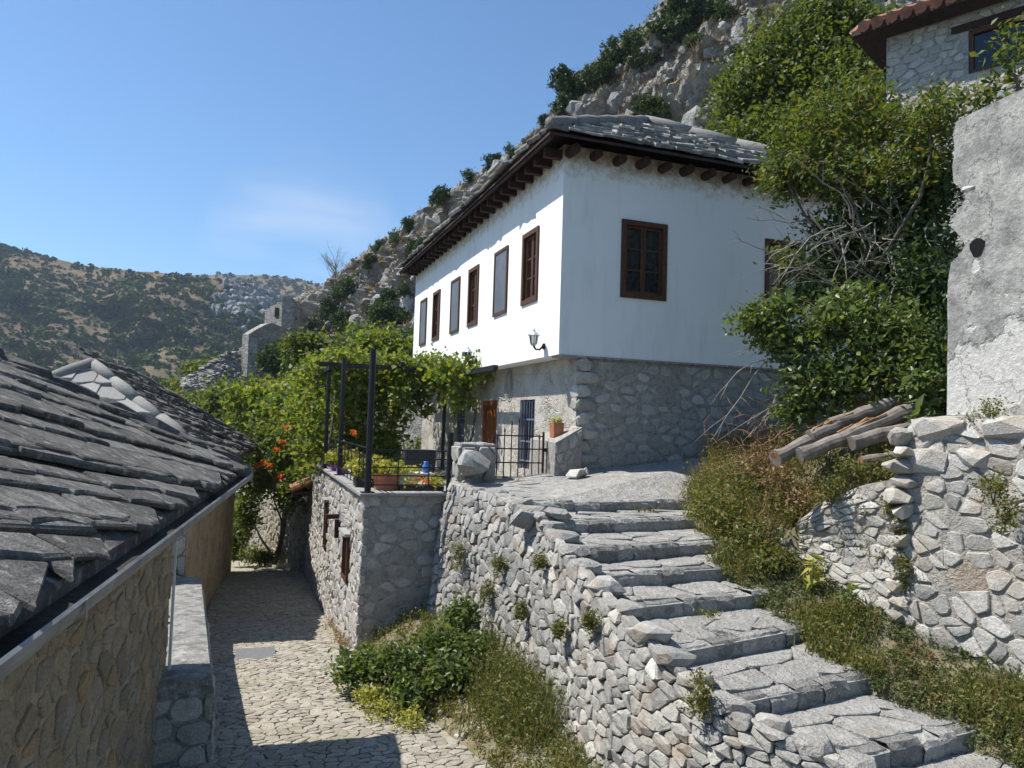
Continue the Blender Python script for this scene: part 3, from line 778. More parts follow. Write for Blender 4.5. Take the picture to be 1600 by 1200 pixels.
BIGR = [(684, 338, 46), (705, 330, 30), (668, 346, 34), (735, 318, 36), (812, 245, 26), (957, 150, 36), (945, 182, 40), (985, 178, 30), (1010, 150, 30), (1048, 150, 26), (1075, 110, 30), (1110, 70, 34), (1150, 40, 40), (1180, 20, 40), (1100, 180, 36), (1070, 190, 34), (600, 440, 60), (625, 420, 50), (640, 470, 60), (560, 500, 44), (530, 505, 30), (655, 500, 34), (645, 398, 40), (1140, 100, 34), (1120, 140, 32), (1030, 120, 22), (1165, 150, 40), (1200, 60, 36), (1060, 80, 22), (1000, 200, 26), (925, 195, 24), (890, 205, 24), (590, 470, 40), (575, 410, 24), (1130, 200, 36), (1090, 215, 30), (1180, 215, 40)]
for px, py, r in BIGR:
    p = hill_at(px, py); s = r*p.y/F*.85
    p += Vector((.1, .25, -.12))*s
    put(ROCKS[rng.randrange(10)], 'rock', p, (s, s*rng.uniform(.8, 1.1), s*rng.uniform(.85, 1.3)), (rng.uniform(-.4, .4), rng.uniform(-.4, .4), rng.uniform(0, 6)), hill); nrock += 1
RSV, RSF = [], []
while nrock < 300 or len(small) < 1600:
    u, v = rng.random()*.8, rng.uniform(.12, .855)
    p = hillfn(u, v); x, y = PX(p)
    if not (440 < x < 1420 and -20 < y < 640): continue
    dn = vnoise(p*.16, 4)
    if dn < rng.uniform(-.55, .35): continue
    s = .42*rng.lognormvariate(0, .5)+.1
    if nrock < 300 and s*F/p.y > 11 and y < 520:
        put(ROCKS[rng.randrange(10)], 'rock', p+Vector((0, .05, -.03)), (s*1.25, s, s*rng.uniform(.6, 1.4)), (rng.uniform(-.5, .5), rng.uniform(-.5, .5), rng.uniform(0, 6)), hill); nrock += 1
    elif len(small) < 1600:
        small.append(1); me = ROCKS[rng.randrange(10)]; k = len(RSV); s *= .7
        mt = Matrix.Translation(p) @ Matrix.Rotation(rng.uniform(0, 6), 4, 'Z') @ Matrix.Rotation(rng.uniform(-.5, .5), 4, 'X')
        RSV += [mt @ (vv.co*s) for vv in me.vertices]; RSF += [[i+k for i in pp.vertices] for pp in me.polygons]
o = obj('small_rocks', RSV, RSF, M['rock'], hill); o['kind'] = 'stuff'
# dry grass tufts between the rocks
pts = []
while len(pts) < 16000:
    u, v = rng.random()*.75, rng.uniform(.12, .858); p = hillfn(u, v)
    if vnoise(p*.16, 4) < .15+rng.uniform(-.3, .3): pts.append(list(p))
o = blades('dry_grass', np.array(pts), .34, .09, M['leaf_dry'], None, .6); tag(o, 'tufts of dry straw-coloured grass between the hillside rocks', 'grass', kind='stuff')

# shrubs of the hillside, each one its own
SHRUBM = []
for i in range(6):
    r_ = np.random.default_rng(40+i)
    pt = np.concatenate([clump((r_.uniform(-.35, .35), r_.uniform(-.35, .35), r_.uniform(-.1, .35)), (.42, .42, .36), 34, 16, .05, rng=r_, shell=.35) for _ in range(5)])
    V, Fa = leaf_arrays(pt, .085, up=.3, aspect=.6, rng=r_)
    SHRUBM.append(fast_mesh('foliage', V, Fa, M['leaf_dark'] if i % 2 else M['leaf_scrub']))
SHRUBS = [(893, 130, 34), (925, 112, 30), (955, 100, 30), (978, 72, 34), (1003, 88, 30), (1040, 40, 38), (1065, 18, 44), (1100, 5, 36), (1024, 172, 32), (880, 158, 22), (695, 306, 22), (735, 272, 16), (768, 250, 18), (800, 232, 16), (640, 352, 16), (618, 366, 16), (655, 384, 26), (590, 382, 12), (577, 404, 16), (545, 446, 24), (590, 500, 40), (615, 490, 34), (560, 530, 30), (630, 530, 32), (520, 480, 22), (500, 500, 26), (640, 445, 18), (700, 350, 14), (1135, 15, 20), (1160, 190, 24), (850, 188, 14), (1085, 60, 16), (540, 500, 24), (520, 540, 26), (610, 460, 20), (790, 262, 14), (1050, 130, 12), (1150, 75, 12)]
DESC = ['dark rounded', 'grey-green', 'bushy evergreen', 'low spreading']
ORD = ['first', 'second', 'third', 'fourth', 'fifth', 'sixth', 'seventh', 'eighth', 'ninth', 'tenth', 'eleventh', 'twelfth', 'thirteenth', 'fourteenth', 'fifteenth', 'sixteenth']
def swhere(px, py): return 'on the slope left of the vine-topped rocks' if px < 560 else 'among the crags over the pergola vine' if px < 662 and py > 420 else 'along the skyline over the long eave' if px < 870 else 'on the high crest above the roof' if py < 135 else 'between boulders just over the roof ridge'
byw = {}
for s_ in sorted(SHRUBS): byw.setdefault(swhere(s_[0], s_[1]), []).append(s_)
for i, (px, py, r) in enumerate(SHRUBS):
    p = hill_at(px, py+r*.5); s = r*p.y/F*1.75
    w_ = swhere(px, py)
    t = thing('hill_shrub', p, f'{DESC[i % 4]} shrub {w_}, {ORD[byw[w_].index((px, py, r))]} from the left there', 'shrub', 'shrubs on the rocky hillside')
    o = link('foliage', SHRUBM[i % 6], t); o.matrix_parent_inverse = Matrix.Identity(4)
    o.scale = (s, s, s*1.05); o.rotation_euler = (0, 0, i*1.3)
    mb = MB(); mb.tube([p-Vector((0, 0, s*.5)), p+Vector((.05*s, 0, s*.1))], [.05*s, .03*s], 6, raw=True); mb.build('stem', M['bark'], t)
# bare twiggy sapling on the skyline
def bare_tree(name, base, h, spread, label, cat, n=26, m='twig', seed=3, r0=.05):
    rng = random.Random(seed); base = Vector(base); t = thing(name, base, label, cat); mb = MB()
    mb.tube([base-Vector((0, 0, .3)), base+Vector((0, 0, h*.5))], [r0, r0*.7], 6, raw=True); mb.build('trunk', M[m], t)
    mb = MB()
    for i in range(n):
        a = base+Vector((0, 0, h*rng.uniform(.15, .5))); q = rng.uniform(0, 6.28)
        b = a+Vector((math.cos(q)*spread*rng.uniform(.3, 1), math.sin(q)*spread*rng.uniform(.3, 1), h*rng.uniform(.25, .6)))
        mb.tube(branch_pts(a, b, .1, 4, i+seed), [r0*.5, r0*.35, r0*.22, r0*.1], 4, raw=True)
        for k in range(3):
            c = a.lerp(b, rng.uniform(.4, .9)); mb.tube([c, c+Vector((rng.gauss(0, .2), rng.gauss(0, .2), rng.uniform(.1, .4)))*spread], [r0*.2, r0*.07], 3, raw=True)
    mb.build('twigs', M[m], t)['kind'] = 'stuff'
    return t
bare_tree('bare_sapling', hill_at(523, 452), 4.2, 1.8, 'leafless grey sapling standing against the sky on the hill shoulder', 'sapling', 30, 'twig', 3, .06)

# ---- ruins on the hill shoulder
def ruin_wall(parent, name, a, b, th, z0, tops, m, seed=0):
    """wall from a to b (plan), ragged top heights along it"""
    a, b = Vector(a), Vector(b); n = len(tops); t = (b-a); nn = Vector((-t.y, t.x, 0)).normalized()*th
    V = []; Fs = []
    for i, z in enumerate(tops):
        p = a.lerp(b, i/(n-1))
        for q, zz in ((p, z0), (p, z), (p+nn, z), (p+nn, z0)): V.append((q.x, q.y, zz))
    for i in range(n-1):
        k = i*4
        Fs += [[k, k+4, k+5, k+1], [k+1, k+5, k+6, k+2], [k+2, k+6, k+7, k+3]]
    Fs += [[0, 1, 2, 3], [(n-1)*4+3, (n-1)*4+2, (n-1)*4+1, (n-1)*4]]
    return obj(name, V, Fs, m, parent)
def ragged(z, amp, n, seed, slope=0): r_ = random.Random(seed); return [z+slope*i/(n-1)+r_.uniform(-amp, amp) for i in range(n)]
d = 62.0
t = thing('ruined_tower', P(447, 560, d), 'square ruined stone tower with a broken top and two small windows on the hill', 'tower')
a, b, c = P(412, 530, d), P(454, 530, d-2), P(486, 530, d+5)
zt = P(412, 480, d).z; zt2 = P(454, 471, d-2).z; zb = P(447, 640, d).z
ruin_wall(t, 'wall', (b.x, b.y, 0), (a.x, a.y, 0), -.8, zb, [zt2+.1, zt2, zt2-.15, zt+.25, zt+.3, zt+.1, zt+.05, zt-.1, zt-.25], M['ruin'])
ruin_wall(t, 'wall', (c.x, c.y, 0), (b.x, b.y, 0), -.8, zb, ragged(zt2-.5, .3, 8, 4, .6), M['ruin'])
ruin_wall(t, 'wall', (c.x, c.y+6, 0), (c.x, c.y, 0), -.8, zb, ragged(zt2-1.0, .3, 5, 6), M['ruin'])
for px, py in ((431, 488), (444, 489)):
    q = P(px, py, 0); f = (a-b); tt = (px-454)/(412-454); q = b.lerp(a, tt); q.z = P(px, py, q.y).z
    mb = MB(); u = f.normalized()*.22; w = Vector((-u.y, u.x, 0)).normalized()*.06
    if w.y > 0: w = -w
    V = [q-u+w+Vector((0, 0, -.4)), q+u+w+Vector((0, 0, -.4)), q+u+w+Vector((0, 0, .4)), q-u+w+Vector((0, 0, .4))]; V += [v-w*3 for v in V]
    mb.add(V, [[0,1,2,3],[4,7,6,5],[0,4,5,1],[1,5,6,2],[2,6,7,3],[3,7,4,0]]); mb.build('window', M['hole'], t)
d = 50.0
t = thing('ruined_house', P(420, 600, d), 'roofless ruined house with a broken gable in front of the ruined tower', 'ruin')
a, b = P(386, 580, d), P(455, 580, d+3)
zb = P(386, 640, d).z
gz = [P(386+69*i/8, y, d+3*i/8).z for i, y in enumerate((522, 516, 511, 506, 504, 508, 511, 515, 519))]
ruin_wall(t, 'gable_wall', (b.x, b.y, 0), (a.x, a.y, 0), -.7, zb, gz[::-1], M['ruin'])
c = a+Vector((-2.0, 8, 0)); ruin_wall(t, 'side_wall', (a.x, a.y, 0), (c.x, c.y, 0), -.6, zb, ragged(gz[0]-.1, .2, 7, 8, -1.0), M['ruin'])
# its lower lit flank wall, and the scree of roof stones beside it
t = thing('rubble_slope', P(340, 600, 48), 'long heap of grey rubble and fallen roof stones left of the ruined house', 'rubble')
def rub(u, v):
    px = 285+105*u; top = interp([(285, 592), (320, 572), (350, 553), (390, 546)], px); p = P(px, top+(640-top)*v, 47-3*v+5*u)
    return p+Vector((0, 0, vnoise(p*1.3, 3)*.18))
V = [rub(i/20, j/8) for j in range(9) for i in range(21)]
obj('heap', V, [[j*21+i, j*21+i+1, (j+1)*21+i+1, (j+1)*21+i] for j in range(8) for i in range(20)], M['ruin'], t)
rr = random.Random(9); RV, RF = [], []
for i in range(520):
    p = rub(rr.random(), rr.random()**1.4*.9); me = ROCKS[rr.randrange(10)]; s = rr.uniform(.18, .5); k = len(RV)
    mt = Matrix.Translation(p) @ Matrix.Rotation(rr.uniform(0, 6), 4, 'Z')
    RV += [mt @ Vector((vv.co.x*s*1.4, vv.co.y*s, vv.co.z*s*.5)) for vv in me.vertices]; RF += [[q+k for q in pp.vertices] for pp in me.polygons]
o = obj('fallen_stones', RV, RF, M['ruin'], t); o['kind'] = 'stuff'

# ---- alley floor, its profile falling away between the houses
AZ = [(-9, -3.25), (-4, -3.27), (-2, -3.32), (.3, -3.5), (2.2, -3.75), (4.5, -4.0), (10, -4.2), (14, -4.6), (20, -5.2)]
def alley_z(Y): return interp(AZ, Y)
AR = [(-9, -2.0), (-4.5, -2.3), (-3, -2.75), (-.5, -3.0), (.3, -3.02), (20, -3.02)]      # its right edge, site X
AL = [(-9, -6.0), (-2.3, -5.9), (20, -6.6)]
def afn(u, v):
    Y = -9+27*v; xl, xr = interp(AL, Y), interp(AR, Y)+.5
    X = xl+(xr-xl)*u
    return S(X, Y, alley_z(Y)+.035*(2*u-1)**2+.012*vnoise((X*2, Y*2, 0), 3))
alley, _ = grid_obj('alley', afn, 24, 90, M['alley_joint']); alley['kind'] = 'structure'
def acob(u, v, w):
    Y = -4.6+v; xl = -5.25
    X = xl+u; return S(X, Y, alley_z(Y)+.03+w)
def akeep(u, v):
    Y = -4.6+v; X = -5.25+u
    return X < interp(AR, Y)-.02 and not (-4.72 < X < -4.14 and .38 < Y < 1.0)
pieces('cobble', alley, cells(3.4, 15.3, .135, .088, 21, .42, keep=akeep), acob, M['cobble'], gap=.0025, proud=.010, back=.03, seed=4, limit=300, minpx=8, rest='small_cobbles', rough=.10)
# earthen bank between the alley and the stair wall
def bank_fn(u, v):
    """u from alley edge to wall foot, v from the terrace towards the camera"""
    e = [S(-2.98, .28, -3.45), S(-2.85, -1.5, -3.32), S(-2.65, -3.2, -3.28), S(-2.2, -5.5, -3.25), S(-1.2, -8.5, -3.25)]
    f = [Vector((-.75, 11.75, -2.75)), Vector((.05, 9.9, -2.85)), Vector((.55, 8.1, -3.0)), Vector((1.05, 6.5, -3.1)), Vector((2.6, 4.4, -3.15))]
    k = min(3.999, v*4); i = int(k); a = e[i].lerp(e[i+1], k-i); b = f[i].lerp(f[i+1], k-i)
    p = a.lerp(b, u)
    p.z += .10*math.sin(PI*u)+.06*vnoise(p*2.2, 1)*math.sin(PI*min(1, u*1.3+.02))-(.06 if u == 0 else 0)
    return p
bank, _ = grid_obj('bank', bank_fn, 24, 48, M['earth']); bank['kind'] = 'structure'

# ================================================================== STONE STAIRCASE AND ITS DRY-STONE WALL
# left end, right end, level of each step's front edge
STEP = [((2.56, 5.40), (3.80, 6.00), -2.27), ((1.75, 5.80), (3.30, 6.60), -2.07), ((1.35, 6.33), (3.03, 7.38), -1.87), ((1.12, 7.08), (2.85, 7.98), -1.68),
        ((.86, 7.62), (2.62, 8.40), -1.50), ((.70, 8.06), (2.48, 8.98), -1.33), ((.47, 8.90), (2.36, 9.72), -1.15), ((.36, 9.72), (2.75, 10.90), -1.0)]
stair = thing('stone_staircase', (2.2, 7.5, -2.2), 'broad grey limestone staircase with worn slabs climbing to the white house', 'staircase')
RH = .155
extra = ((3.35, 4.75), (4.45, 5.2), -2.45)
ALL = [extra]+STEP
for k in range(len(ALL)):
    (ax, ay), (bx, by), z = ALL[k]
    a, b = Vector((ax, ay, z)), Vector((bx, by, z))
    ext = (b-a).normalized()*.55                       # runs in under the weeds on the right
    b2 = b+ext
    last = k == len(ALL)-1
    if not last:
        (cx, cy), (dx, dy), zn = ALL[k+1]
        nl, nr = Vector((cx, cy, zn-RH)), Vector((dx, dy, zn-RH)); nr = nr+(nr-nl).normalized()*.55
    else:
        nl, nr = Vector((-.78, 11.66, -.93)), Vector((3.75, 12.98, -.45))
    st = obj('step', [a+Vector((0, 0, -.03)), b2+Vector((0, 0, -.03)), nr+Vector((0, 0, -.03)), nl+Vector((0, 0, -.03))] + [p+Vector((0, 0, -.9)) for p in (a, b2, nr, nl)],
             [[0,1,2,3],[4,7,6,5],[0,4,5,1],[1,5,6,2],[2,6,7,3],[3,7,4,0]], M['tread'], stair)
    # block edge stones, one row, standing at the front of the tread
    rng = random.Random(60+k)
    L = (b2-a).length; u = 0.0
    t = (b2-a).normalized(); fw = Vector((t.y, -t.x, 0))
    while u < L-.08:
        w = min(rng.uniform(.19, .42), L-u)
        if L-u-w < .12: w = L-u
        dp = rng.uniform(.10, .20); dz = rng.uniform(-.018, .012); pr = rng.uniform(-.01, .035)
        p0 = a+t*(u+.003); p1 = a+t*(u+w-.003); dz = rng.uniform(-.03, .012)
        j = lambda q: rng.uniform(-q, q)
        nf_ = 4; ft = [p0.lerp(p1, q/nf_) for q in range(nf_+1)]; up_ = Vector((0, 0, 1))
        bow = rng.uniform(.0, .03)
        A0 = [q-fw*dp+up_*(dz*.3+.004) for q in (p0, p1)]                                         # back top corners
        c_ = [.5, .12, 0, .12, .5]
        T1 = [q+fw*(pr-.03-bow*c_[m_]+j(.01))+up_*(dz+.006-.02*c_[m_]*rng.random()+j(.007)) for m_, q in enumerate(ft)]   # worn nosing
        T2 = [q+fw*(pr-bow*c_[m_]+j(.010))+up_*(dz-.035-rng.uniform(0, .03)*c_[m_]+j(.010)) for m_, q in enumerate(ft)]
        T3 = [q+fw*(pr-bow*c_[m_]+rng.uniform(-.015, .02))+up_*(dz-.09+j(.012)) for m_, q in enumerate(ft)]
        T4 = [q+fw*(pr-.02+j(.015))+up_*(-RH-.06) for q in ft]
        V = A0+T1+T2+T3+T4; k_ = nf_+1; Fs = [[0]+[2+m_ for m_ in range(k_)]+[1]]
        for r in range(3):
            for m_ in range(nf_): Fs.append([2+r*k_+m_, 2+(r+1)*k_+m_, 2+(r+1)*k_+m_+1, 2+r*k_+m_+1])
        obj('edge_stone', V, Fs, M['riser'] if rng.random() < .4 else M['tread'], st)
        u += w
    # tread paving behind the edge row
    fa_, fb_ = a-fw*.12, b2-fw*.12
    if k == 8 or (nl-fa_).dot(-fw) > .12:
        mapf, U, V_ = patch(fa_, fb_, nr, nl, (0, 0, 1))
        big = last
        pieces('paving_stone', st, cells(U, V_, .55 if not big else .40, .30 if not big else .24, 80+k, .42), mapf, M['tread'], gap=.0015, proud=.010, back=.05, seed=k, limit=60 if not big else 150, minpx=8, rest='paving_chips', rough=.05)

def path_fn(pts):
    pts = [Vector(p) for p in pts]; cum = [0]
    for a, b in zip(pts, pts[1:]): cum.append(cum[-1]+(b-a).length)
    def f(u):
        u = min(max(u, 0), cum[-1]-1e-6)
        for i in range(len(pts)-1):
            if u <= cum[i+1]:
                t = (u-cum[i])/(cum[i+1]-cum[i]); p = pts[i].lerp(pts[i+1], t)
                ta = (pts[min(i+1, len(pts)-1)]-pts[max(i-1, 0)]); tb = (pts[min(i+2, len(pts)-1)]-pts[i])
                return p, ta.lerp(tb, t).normalized()
    return f, cum[-1]
WP = [(-.93, 11.62), (-.62, 11.05), (-.28, 10.45), (.04, 9.85), (.30, 9.2), (.46, 8.75), (.62, 8.2), (.82, 7.55), (1.06, 6.95), (1.30, 6.3), (1.68, 5.74), (2.4, 5.28), (3.1, 4.75), (3.9, 4.1)]
WT = [-.93, -.94, -.96, -1.0, -1.06, -1.15, -1.28, -1.46, -1.66, -1.86, -2.06, -2.26, -2.42, -2.6]
wf, WL = path_fn([(x, y, 0) for x, y in WP])
wu = [0]
for a, b in zip(WP, WP[1:]): wu.append(wu[-1]+math.hypot(b[0]-a[0], b[1]-a[1]))
def wtop(u): return interp(list(zip(wu, WT)), u)
def wbot(u): return interp([(0, -3.0), (WL*.5, -3.25), (WL, -3.4)], u)
def wallmap(u, v, w):
    p, t = wf(u); nrm = Vector((t.y, -t.x, 0))
    if nrm.x > 0 and nrm.y > 0: nrm = -nrm
    if nrm.dot(Vector((-1, -.3, 0))) < 0: nrm = -nrm
    k = v/2.0; z0, z1 = wbot(u), wtop(u)
    q = p+nrm*(w+.02+.26*(1-k)+.05*vnoise((u*1.3, v*1.6, 0), 2)); q.z = z0+(z1-z0)*k
    return q
dw = thing('dry_stone_wall', (.3, 8.5, -3.2), 'curved dry-stone wall of pale grey rubble holding up the left side of the stairs', 'wall')
nu = 60
V = [wallmap(WL*i/nu, 2.0*j/8, -.03) for j in range(9) for i in range(nu+1)]
obj('core', V, [[j*(nu+1)+i, j*(nu+1)+i+1, (j+1)*(nu+1)+i+1, (j+1)*(nu+1)+i] for j in range(8) for i in range(nu)], M['dark_joint'], dw)
pieces('stone', dw, cells(WL, 2.0, .16, .135, 31, .44), wallmap, M['limestone'], gap=.004, proud=.036, back=.06, seed=8, limit=300, minpx=8, rest='small_stones', rough=.2, mats=[M['limestone'], M['limestone'], M['limestone'], M['pale_stone']])
# flat coping stones where the wall meets the landing
rng = random.Random(77); u = .1
while u < WL-.6:
    w = rng.uniform(.22, .45); p, t = wf(u+w/2); nrm = Vector((t.y, -t.x, 0))
    if nrm.dot(Vector((-1, -.3, 0))) < 0: nrm = -nrm
    me = hull_rock(500+int(u*100), 44, w*1.02, rng.uniform(.26, .36), rng.uniform(.11, .17), M['limestone'] if rng.random() < .6 else M['tread'], 'coping_stone', 5.5)
    o = link('coping_stone', me, dw); p = p-nrm*.08; p.z = wtop(u+w/2)-.035
    o.matrix_basis = Matrix.Translation(p) @ Matrix.Rotation(math.atan2(t.y, t.x), 4, 'Z') @ Matrix.Rotation(rng.uniform(-.08, .08), 4, 'X')
    u += w
# two loose blocks sitting on the stair shoulder
for (px, py, d_, sx, sy, sz, lab) in ((818, 812, 9.1, .34, .3, .26, 'angular grey block tilted on the stair shoulder, nearer the pillar'), (876, 806, 9.0, .46, .3, .2, 'flat grey block lying at the left end of the seventh stair')):
    me = hull_rock(px, 22, sx, sy, sz, M['tread'], 'loose_block'); o = link('loose_block', me); o.location = P(px, py, d_); o.rotation_euler = (.1, .15, .5)
    tag(o, lab, 'stone', 'loose stones on the stairs')

# ================================================================== WHITE HOUSE
house = thing('white_house', S(3, 5.5, -1), 'white two-storey house with stone ground floor and stone-slab hip roof', 'house')
HX, HY, ZB, ZT = 6.0, 11.2, 1.15, 4.62
def holed(mb, u0, u1, z0, z1, holes, pf, depth):
    """outer face with openings and their reveals; pf(u, z, inward)"""
    us = sorted({u0, u1, *[h[0] for h in holes], *[h[1] for h in holes]}); zs = sorted({z0, z1, *[h[2] for h in holes], *[h[3] for h in holes]})
    for i in range(len(us)-1):
        for j in range(len(zs)-1):
            cu, cz = (us[i]+us[i+1])/2, (zs[j]+zs[j+1])/2
            if any(h[0] < cu < h[1] and h[2] < cz < h[3] for h in holes): continue
            mb.add([pf(us[i], zs[j], 0), pf(us[i+1], zs[j], 0), pf(us[i+1], zs[j+1], 0), pf(us[i], zs[j+1], 0)], [[0,1,2,3]])
    for a, b, c, d in holes:
        q = [(a, c), (b, c), (b, d), (a, d)]
        for k in range(4):
            p1, p2 = q[k], q[(k+1) % 4]
            mb.add([pf(*p1, 0), pf(*p2, 0), pf(*p2, depth), pf(*p1, depth)], [[0,1,2,3]])
LW = [(1.0, 1.80, 'window'), (2.62, 3.44, 'shutter'), (4.56, 5.34, 'window'), (6.08, 6.87, 'shutter'), (8.0, 8.76, 'window'), (9.52, 10.30, 'shutter')]
RW = [(1.085, 1.97), (4.02, 4.92)]
WZ0, WZ1 = 2.18, 3.51
mb = MB()
lf = lambda u, z, w: S(w, u, z)                 # long left face, Y runs along it
rf = lambda u, z, w: S(u, w, z)                 # short face towards the stairs
holed(mb, 0, HY, ZB, ZT, [(a, b, WZ0, WZ1) for a, b, k in LW], lf, .13)
holed(mb, 0, HX, ZB, ZT, [(a, b, WZ0, WZ1) for a, b in RW], rf, .13)
mb.T = S
mb.quad((HX, 0, ZB), (HX, HY, ZB), (HX, HY, ZT), (HX, 0, ZT)); mb.quad((0, HY, ZB), (HX, HY, ZB), (HX, HY, ZT), (0, HY, ZT))
mb.quad((0, 0, ZB), (.42, 0, ZB), (.42, HY, ZB), (0, HY, ZB)); mb.quad((0, 0, ZT), (HX, 0, ZT), (HX, HY, ZT), (0, HY, ZT))
mb.build('upper_wall', M['white'], house)
mb = MB(S); mb.box(.05, HX-.05, -.012, .4, ZB-.035, ZB-.003); mb.build('floor_beam', M['grey_mortar'], house)
def window(pf, a, b, cur=True, parent=house):
    """timber casement of two leaves with three panes each, seated in its opening"""
    z0, z1 = WZ0, WZ1; fw = .085
    mb = MB()
    def bx(u0, u1, c0, c1, w0, w1):
        V = [pf(u, z, w) for w in (w0, w1) for (u, z) in ((u0, c0), (u1, c0), (u1, c1), (u0, c1))]
        mb.add(V, [[0,1,2,3],[4,7,6,5],[0,4,5,1],[1,5,6,2],[2,6,7,3],[3,7,4,0]])
    bx(a+.002, a+fw, z0, z1, -.03, .09); bx(b-fw, b-.002, z0, z1, -.03, .09); bx(a+fw, b-fw, z1-fw, z1, -.03, .09); bx(a+fw, b-fw, z0, z0+fw, -.03, .09)
    fr = mb.build('window', M['wood'], parent)
    mid = (a+b)/2
    for u0, u1 in ((a+fw+.004, mid-.004), (mid+.004, b-fw-.004)):
        mb = MB(); zz0, zz1 = z0+fw+.004, z1-fw-.004; s = .042
        bx(u0, u0+s, zz0, zz1, .03, .075); bx(u1-s, u1, zz0, zz1, .03, .075); bx(u0+s, u1-s, zz0, zz0+s, .03, .075); bx(u0+s, u1-s, zz1-s, zz1, .03, .075)
        h = (zz1-zz0-2*s)
        for q in (1/3, 2/3): bx(u0+s, u1-s, zz0+s+h*q-.013, zz0+s+h*q+.013, .038, .07)
        mb.build('sash', M['wood'], fr)
        for q in range(3):
            c0 = zz0+s+h*q/3+.014*(q > 0); c1 = zz0+s+h*(q+1)/3-.014*(q < 2)
            mb = MB(); bx(u0+s, u1-s, c0, c1, .052, .056); mb.build('pane', M['glass'], fr)
    mb = MB(); k = 26
    V = []; 
    for i in range(k+1):
        u = a+(b-a)*i/k; w = .085+.010*math.sin(i*1.9)
        V += [pf(u, z0, w), pf(u, z1, w)]
    obj('curtain', V, [[2*i, 2*i+2, 2*i+3, 2*i+1] for i in range(k)], M['curtain'], fr)
    mb = MB(); bx(a-.05, b+.05, z0-.05, z1+.05, .5, .52); mb.build('room_shade_panel', M['hole'], fr)  # thin black panel, colour standing in for the unlit room
for a, b, k in LW:
    if k == 'window': window(lf, a, b)
    else:
        mb = MB(S); z0, z1 = WZ0, WZ1
        for (y0, y1, c0, c1) in ((a, a+.06, z0, z1), (b-.06, b, z0, z1), (a+.06, b-.06, z0, z0+.06), (a+.06, b-.06, z1-.06, z1)): mb.box(-.035, .09, y0+.002, y1-.002, c0, c1)
        fr = mb.build('shutter_frame', M['wood'], house)
        mb = MB(S); mb.box(-.02, .03, a+.062, b-.062, z0+.062, z1-.062); mb.build('sheet_metal_panel', M['sheet'], fr)
for a, b in RW: window(rf, a, b)
# roof: shell, slabs, ridge rolls, rafters
OV = .45; ZE = 4.60; AP = (3.0, 2.6, 6.40); AP2 = (3.0, HY-2.4, 6.40)
c1, c2, c3, c4 = (-OV, -OV, ZE), (HX+OV, -OV, ZE), (HX+OV, HY+OV, ZE), (-OV, HY+OV, ZE)
V = [S(*c) for c in (c1, c2, c3, c4, AP, AP2)]; Vl = [v-Vector((0, 0, .045)) for v in V]
roof = obj('roof', V+Vl, [[0,1,4],[1,2,5,4],[2,3,5],[3,0,4,5],[6,10,7],[7,10,11,8],[8,11,9],[9,11,10,6],[0,6,7,1],[1,7,8,2],[2,8,9,3],[3,9,6,0]], M['rafter'], house)
def facet(o, ud, vd):
    o = Vector(o); ud = Vector(ud).normalized(); vd = Vector(vd).normalized(); n = ud.cross(vd).normalized()
    if n.z < 0: n = -n
    return lambda u, v, w: o+ud*u+vd*v+n*(w+.01)
o_ = S(*c1); up_ = S(AP[0], AP[1], AP[2])-S(AP[0], -OV, ZE); Lf = up_.length; Wd = HX+2*OV
mf = facet(o_, D2, up_)
def kf(u, v): s = v/Lf; return (AP[0]+OV)*s-.1 < u < Wd-(HX+OV-AP[0])*s+.1 and v < Lf-.05
pieces('roof_slab', roof, courses(Wd, Lf, .21, .36, 5, None, [(-1, (AP[0]+OV)/Lf, .02), (1, (HX+OV-AP[0])/Lf, Wd+.02), (0, 1, Lf)]), mf, M['slab_house'], seed=3, limit=300, minpx=5, rest='small_roof_slabs', geo=slab_geo(.042, .13, .13))
# the long side: only its eave courses show
up2 = S(AP[0], 5, AP[2])-S(-OV, 5, ZE); L2 = up2.length; mf2 = facet(S(-OV, -OV, ZE), D1, up2)
pieces('eave_slab', roof, courses(HY+2*OV, L2, .26, .5, 6, None, [(-1, .78, .02), (1, .78, HY+2*OV)]), mf2, M['slab_house'], seed=4, limit=120, minpx=3, rest='upper_slabs', geo=slab_geo(.05, .16, .16))
def rolls(parent, a, b, n, r, m, seed=0, name='ridge_roll'):
    n = max(3, int(n*.7)); a, b = Vector(a), Vector(b); rr = random.Random(seed)
    for i in range(n):
        p, q = a.lerp(b, i/n), a.lerp(b, (i+1.04)/n); k = rr.uniform(.9, 1.15)
        mb = MB(); mb.tube([p+Vector((0, 0, rr.uniform(-.01, .01))), p.lerp(q, .5)+Vector((0, 0, .015)), q], [r*k, r*k*1.05, r*k*.92], 10, raw=True); mb.build(name, m, parent, True)
up = Vector((0, 0, .13))
rolls(roof, S(*c1)+up, S(*AP)+up, 8, .10, M['ridge'], 1); rolls(roof, S(*c2)+up, S(*AP)+up, 8, .10, M['ridge'], 2); rolls(roof, S(*AP)+up, S(*AP2)+up, 8, .10, M['ridge'], 3)
rng = random.Random(2)
for i in range(13):                                   # round rafter ends over the short face
    X = .09+.435*i
    mb = MB(S); r = rng.uniform(.074, .09); z = ZE-.125+rng.uniform(-.015, .015); mb.tube([(X, .15, z), (X, -.25+rng.uniform(-.03, .03), z-.01)], [r, r*.95], 9); mb.build('rafter_end', M['rafter'], house)
for i in range(26):                                   # squared ones along the long face
    Y = .12+.435*i
    mb = MB(S); mb.box(-.31, .1, Y-.055, Y+.055, ZE-.20, ZE-.05); mb.build('rafter_end', M['rafter'], house)
mb = MB(S); mb.box(-OV+.03, -OV+.06, -OV+.03, HY+OV-.03, ZE-.095, ZE-.047); mb.build('eave_board', M['rafter'], house)
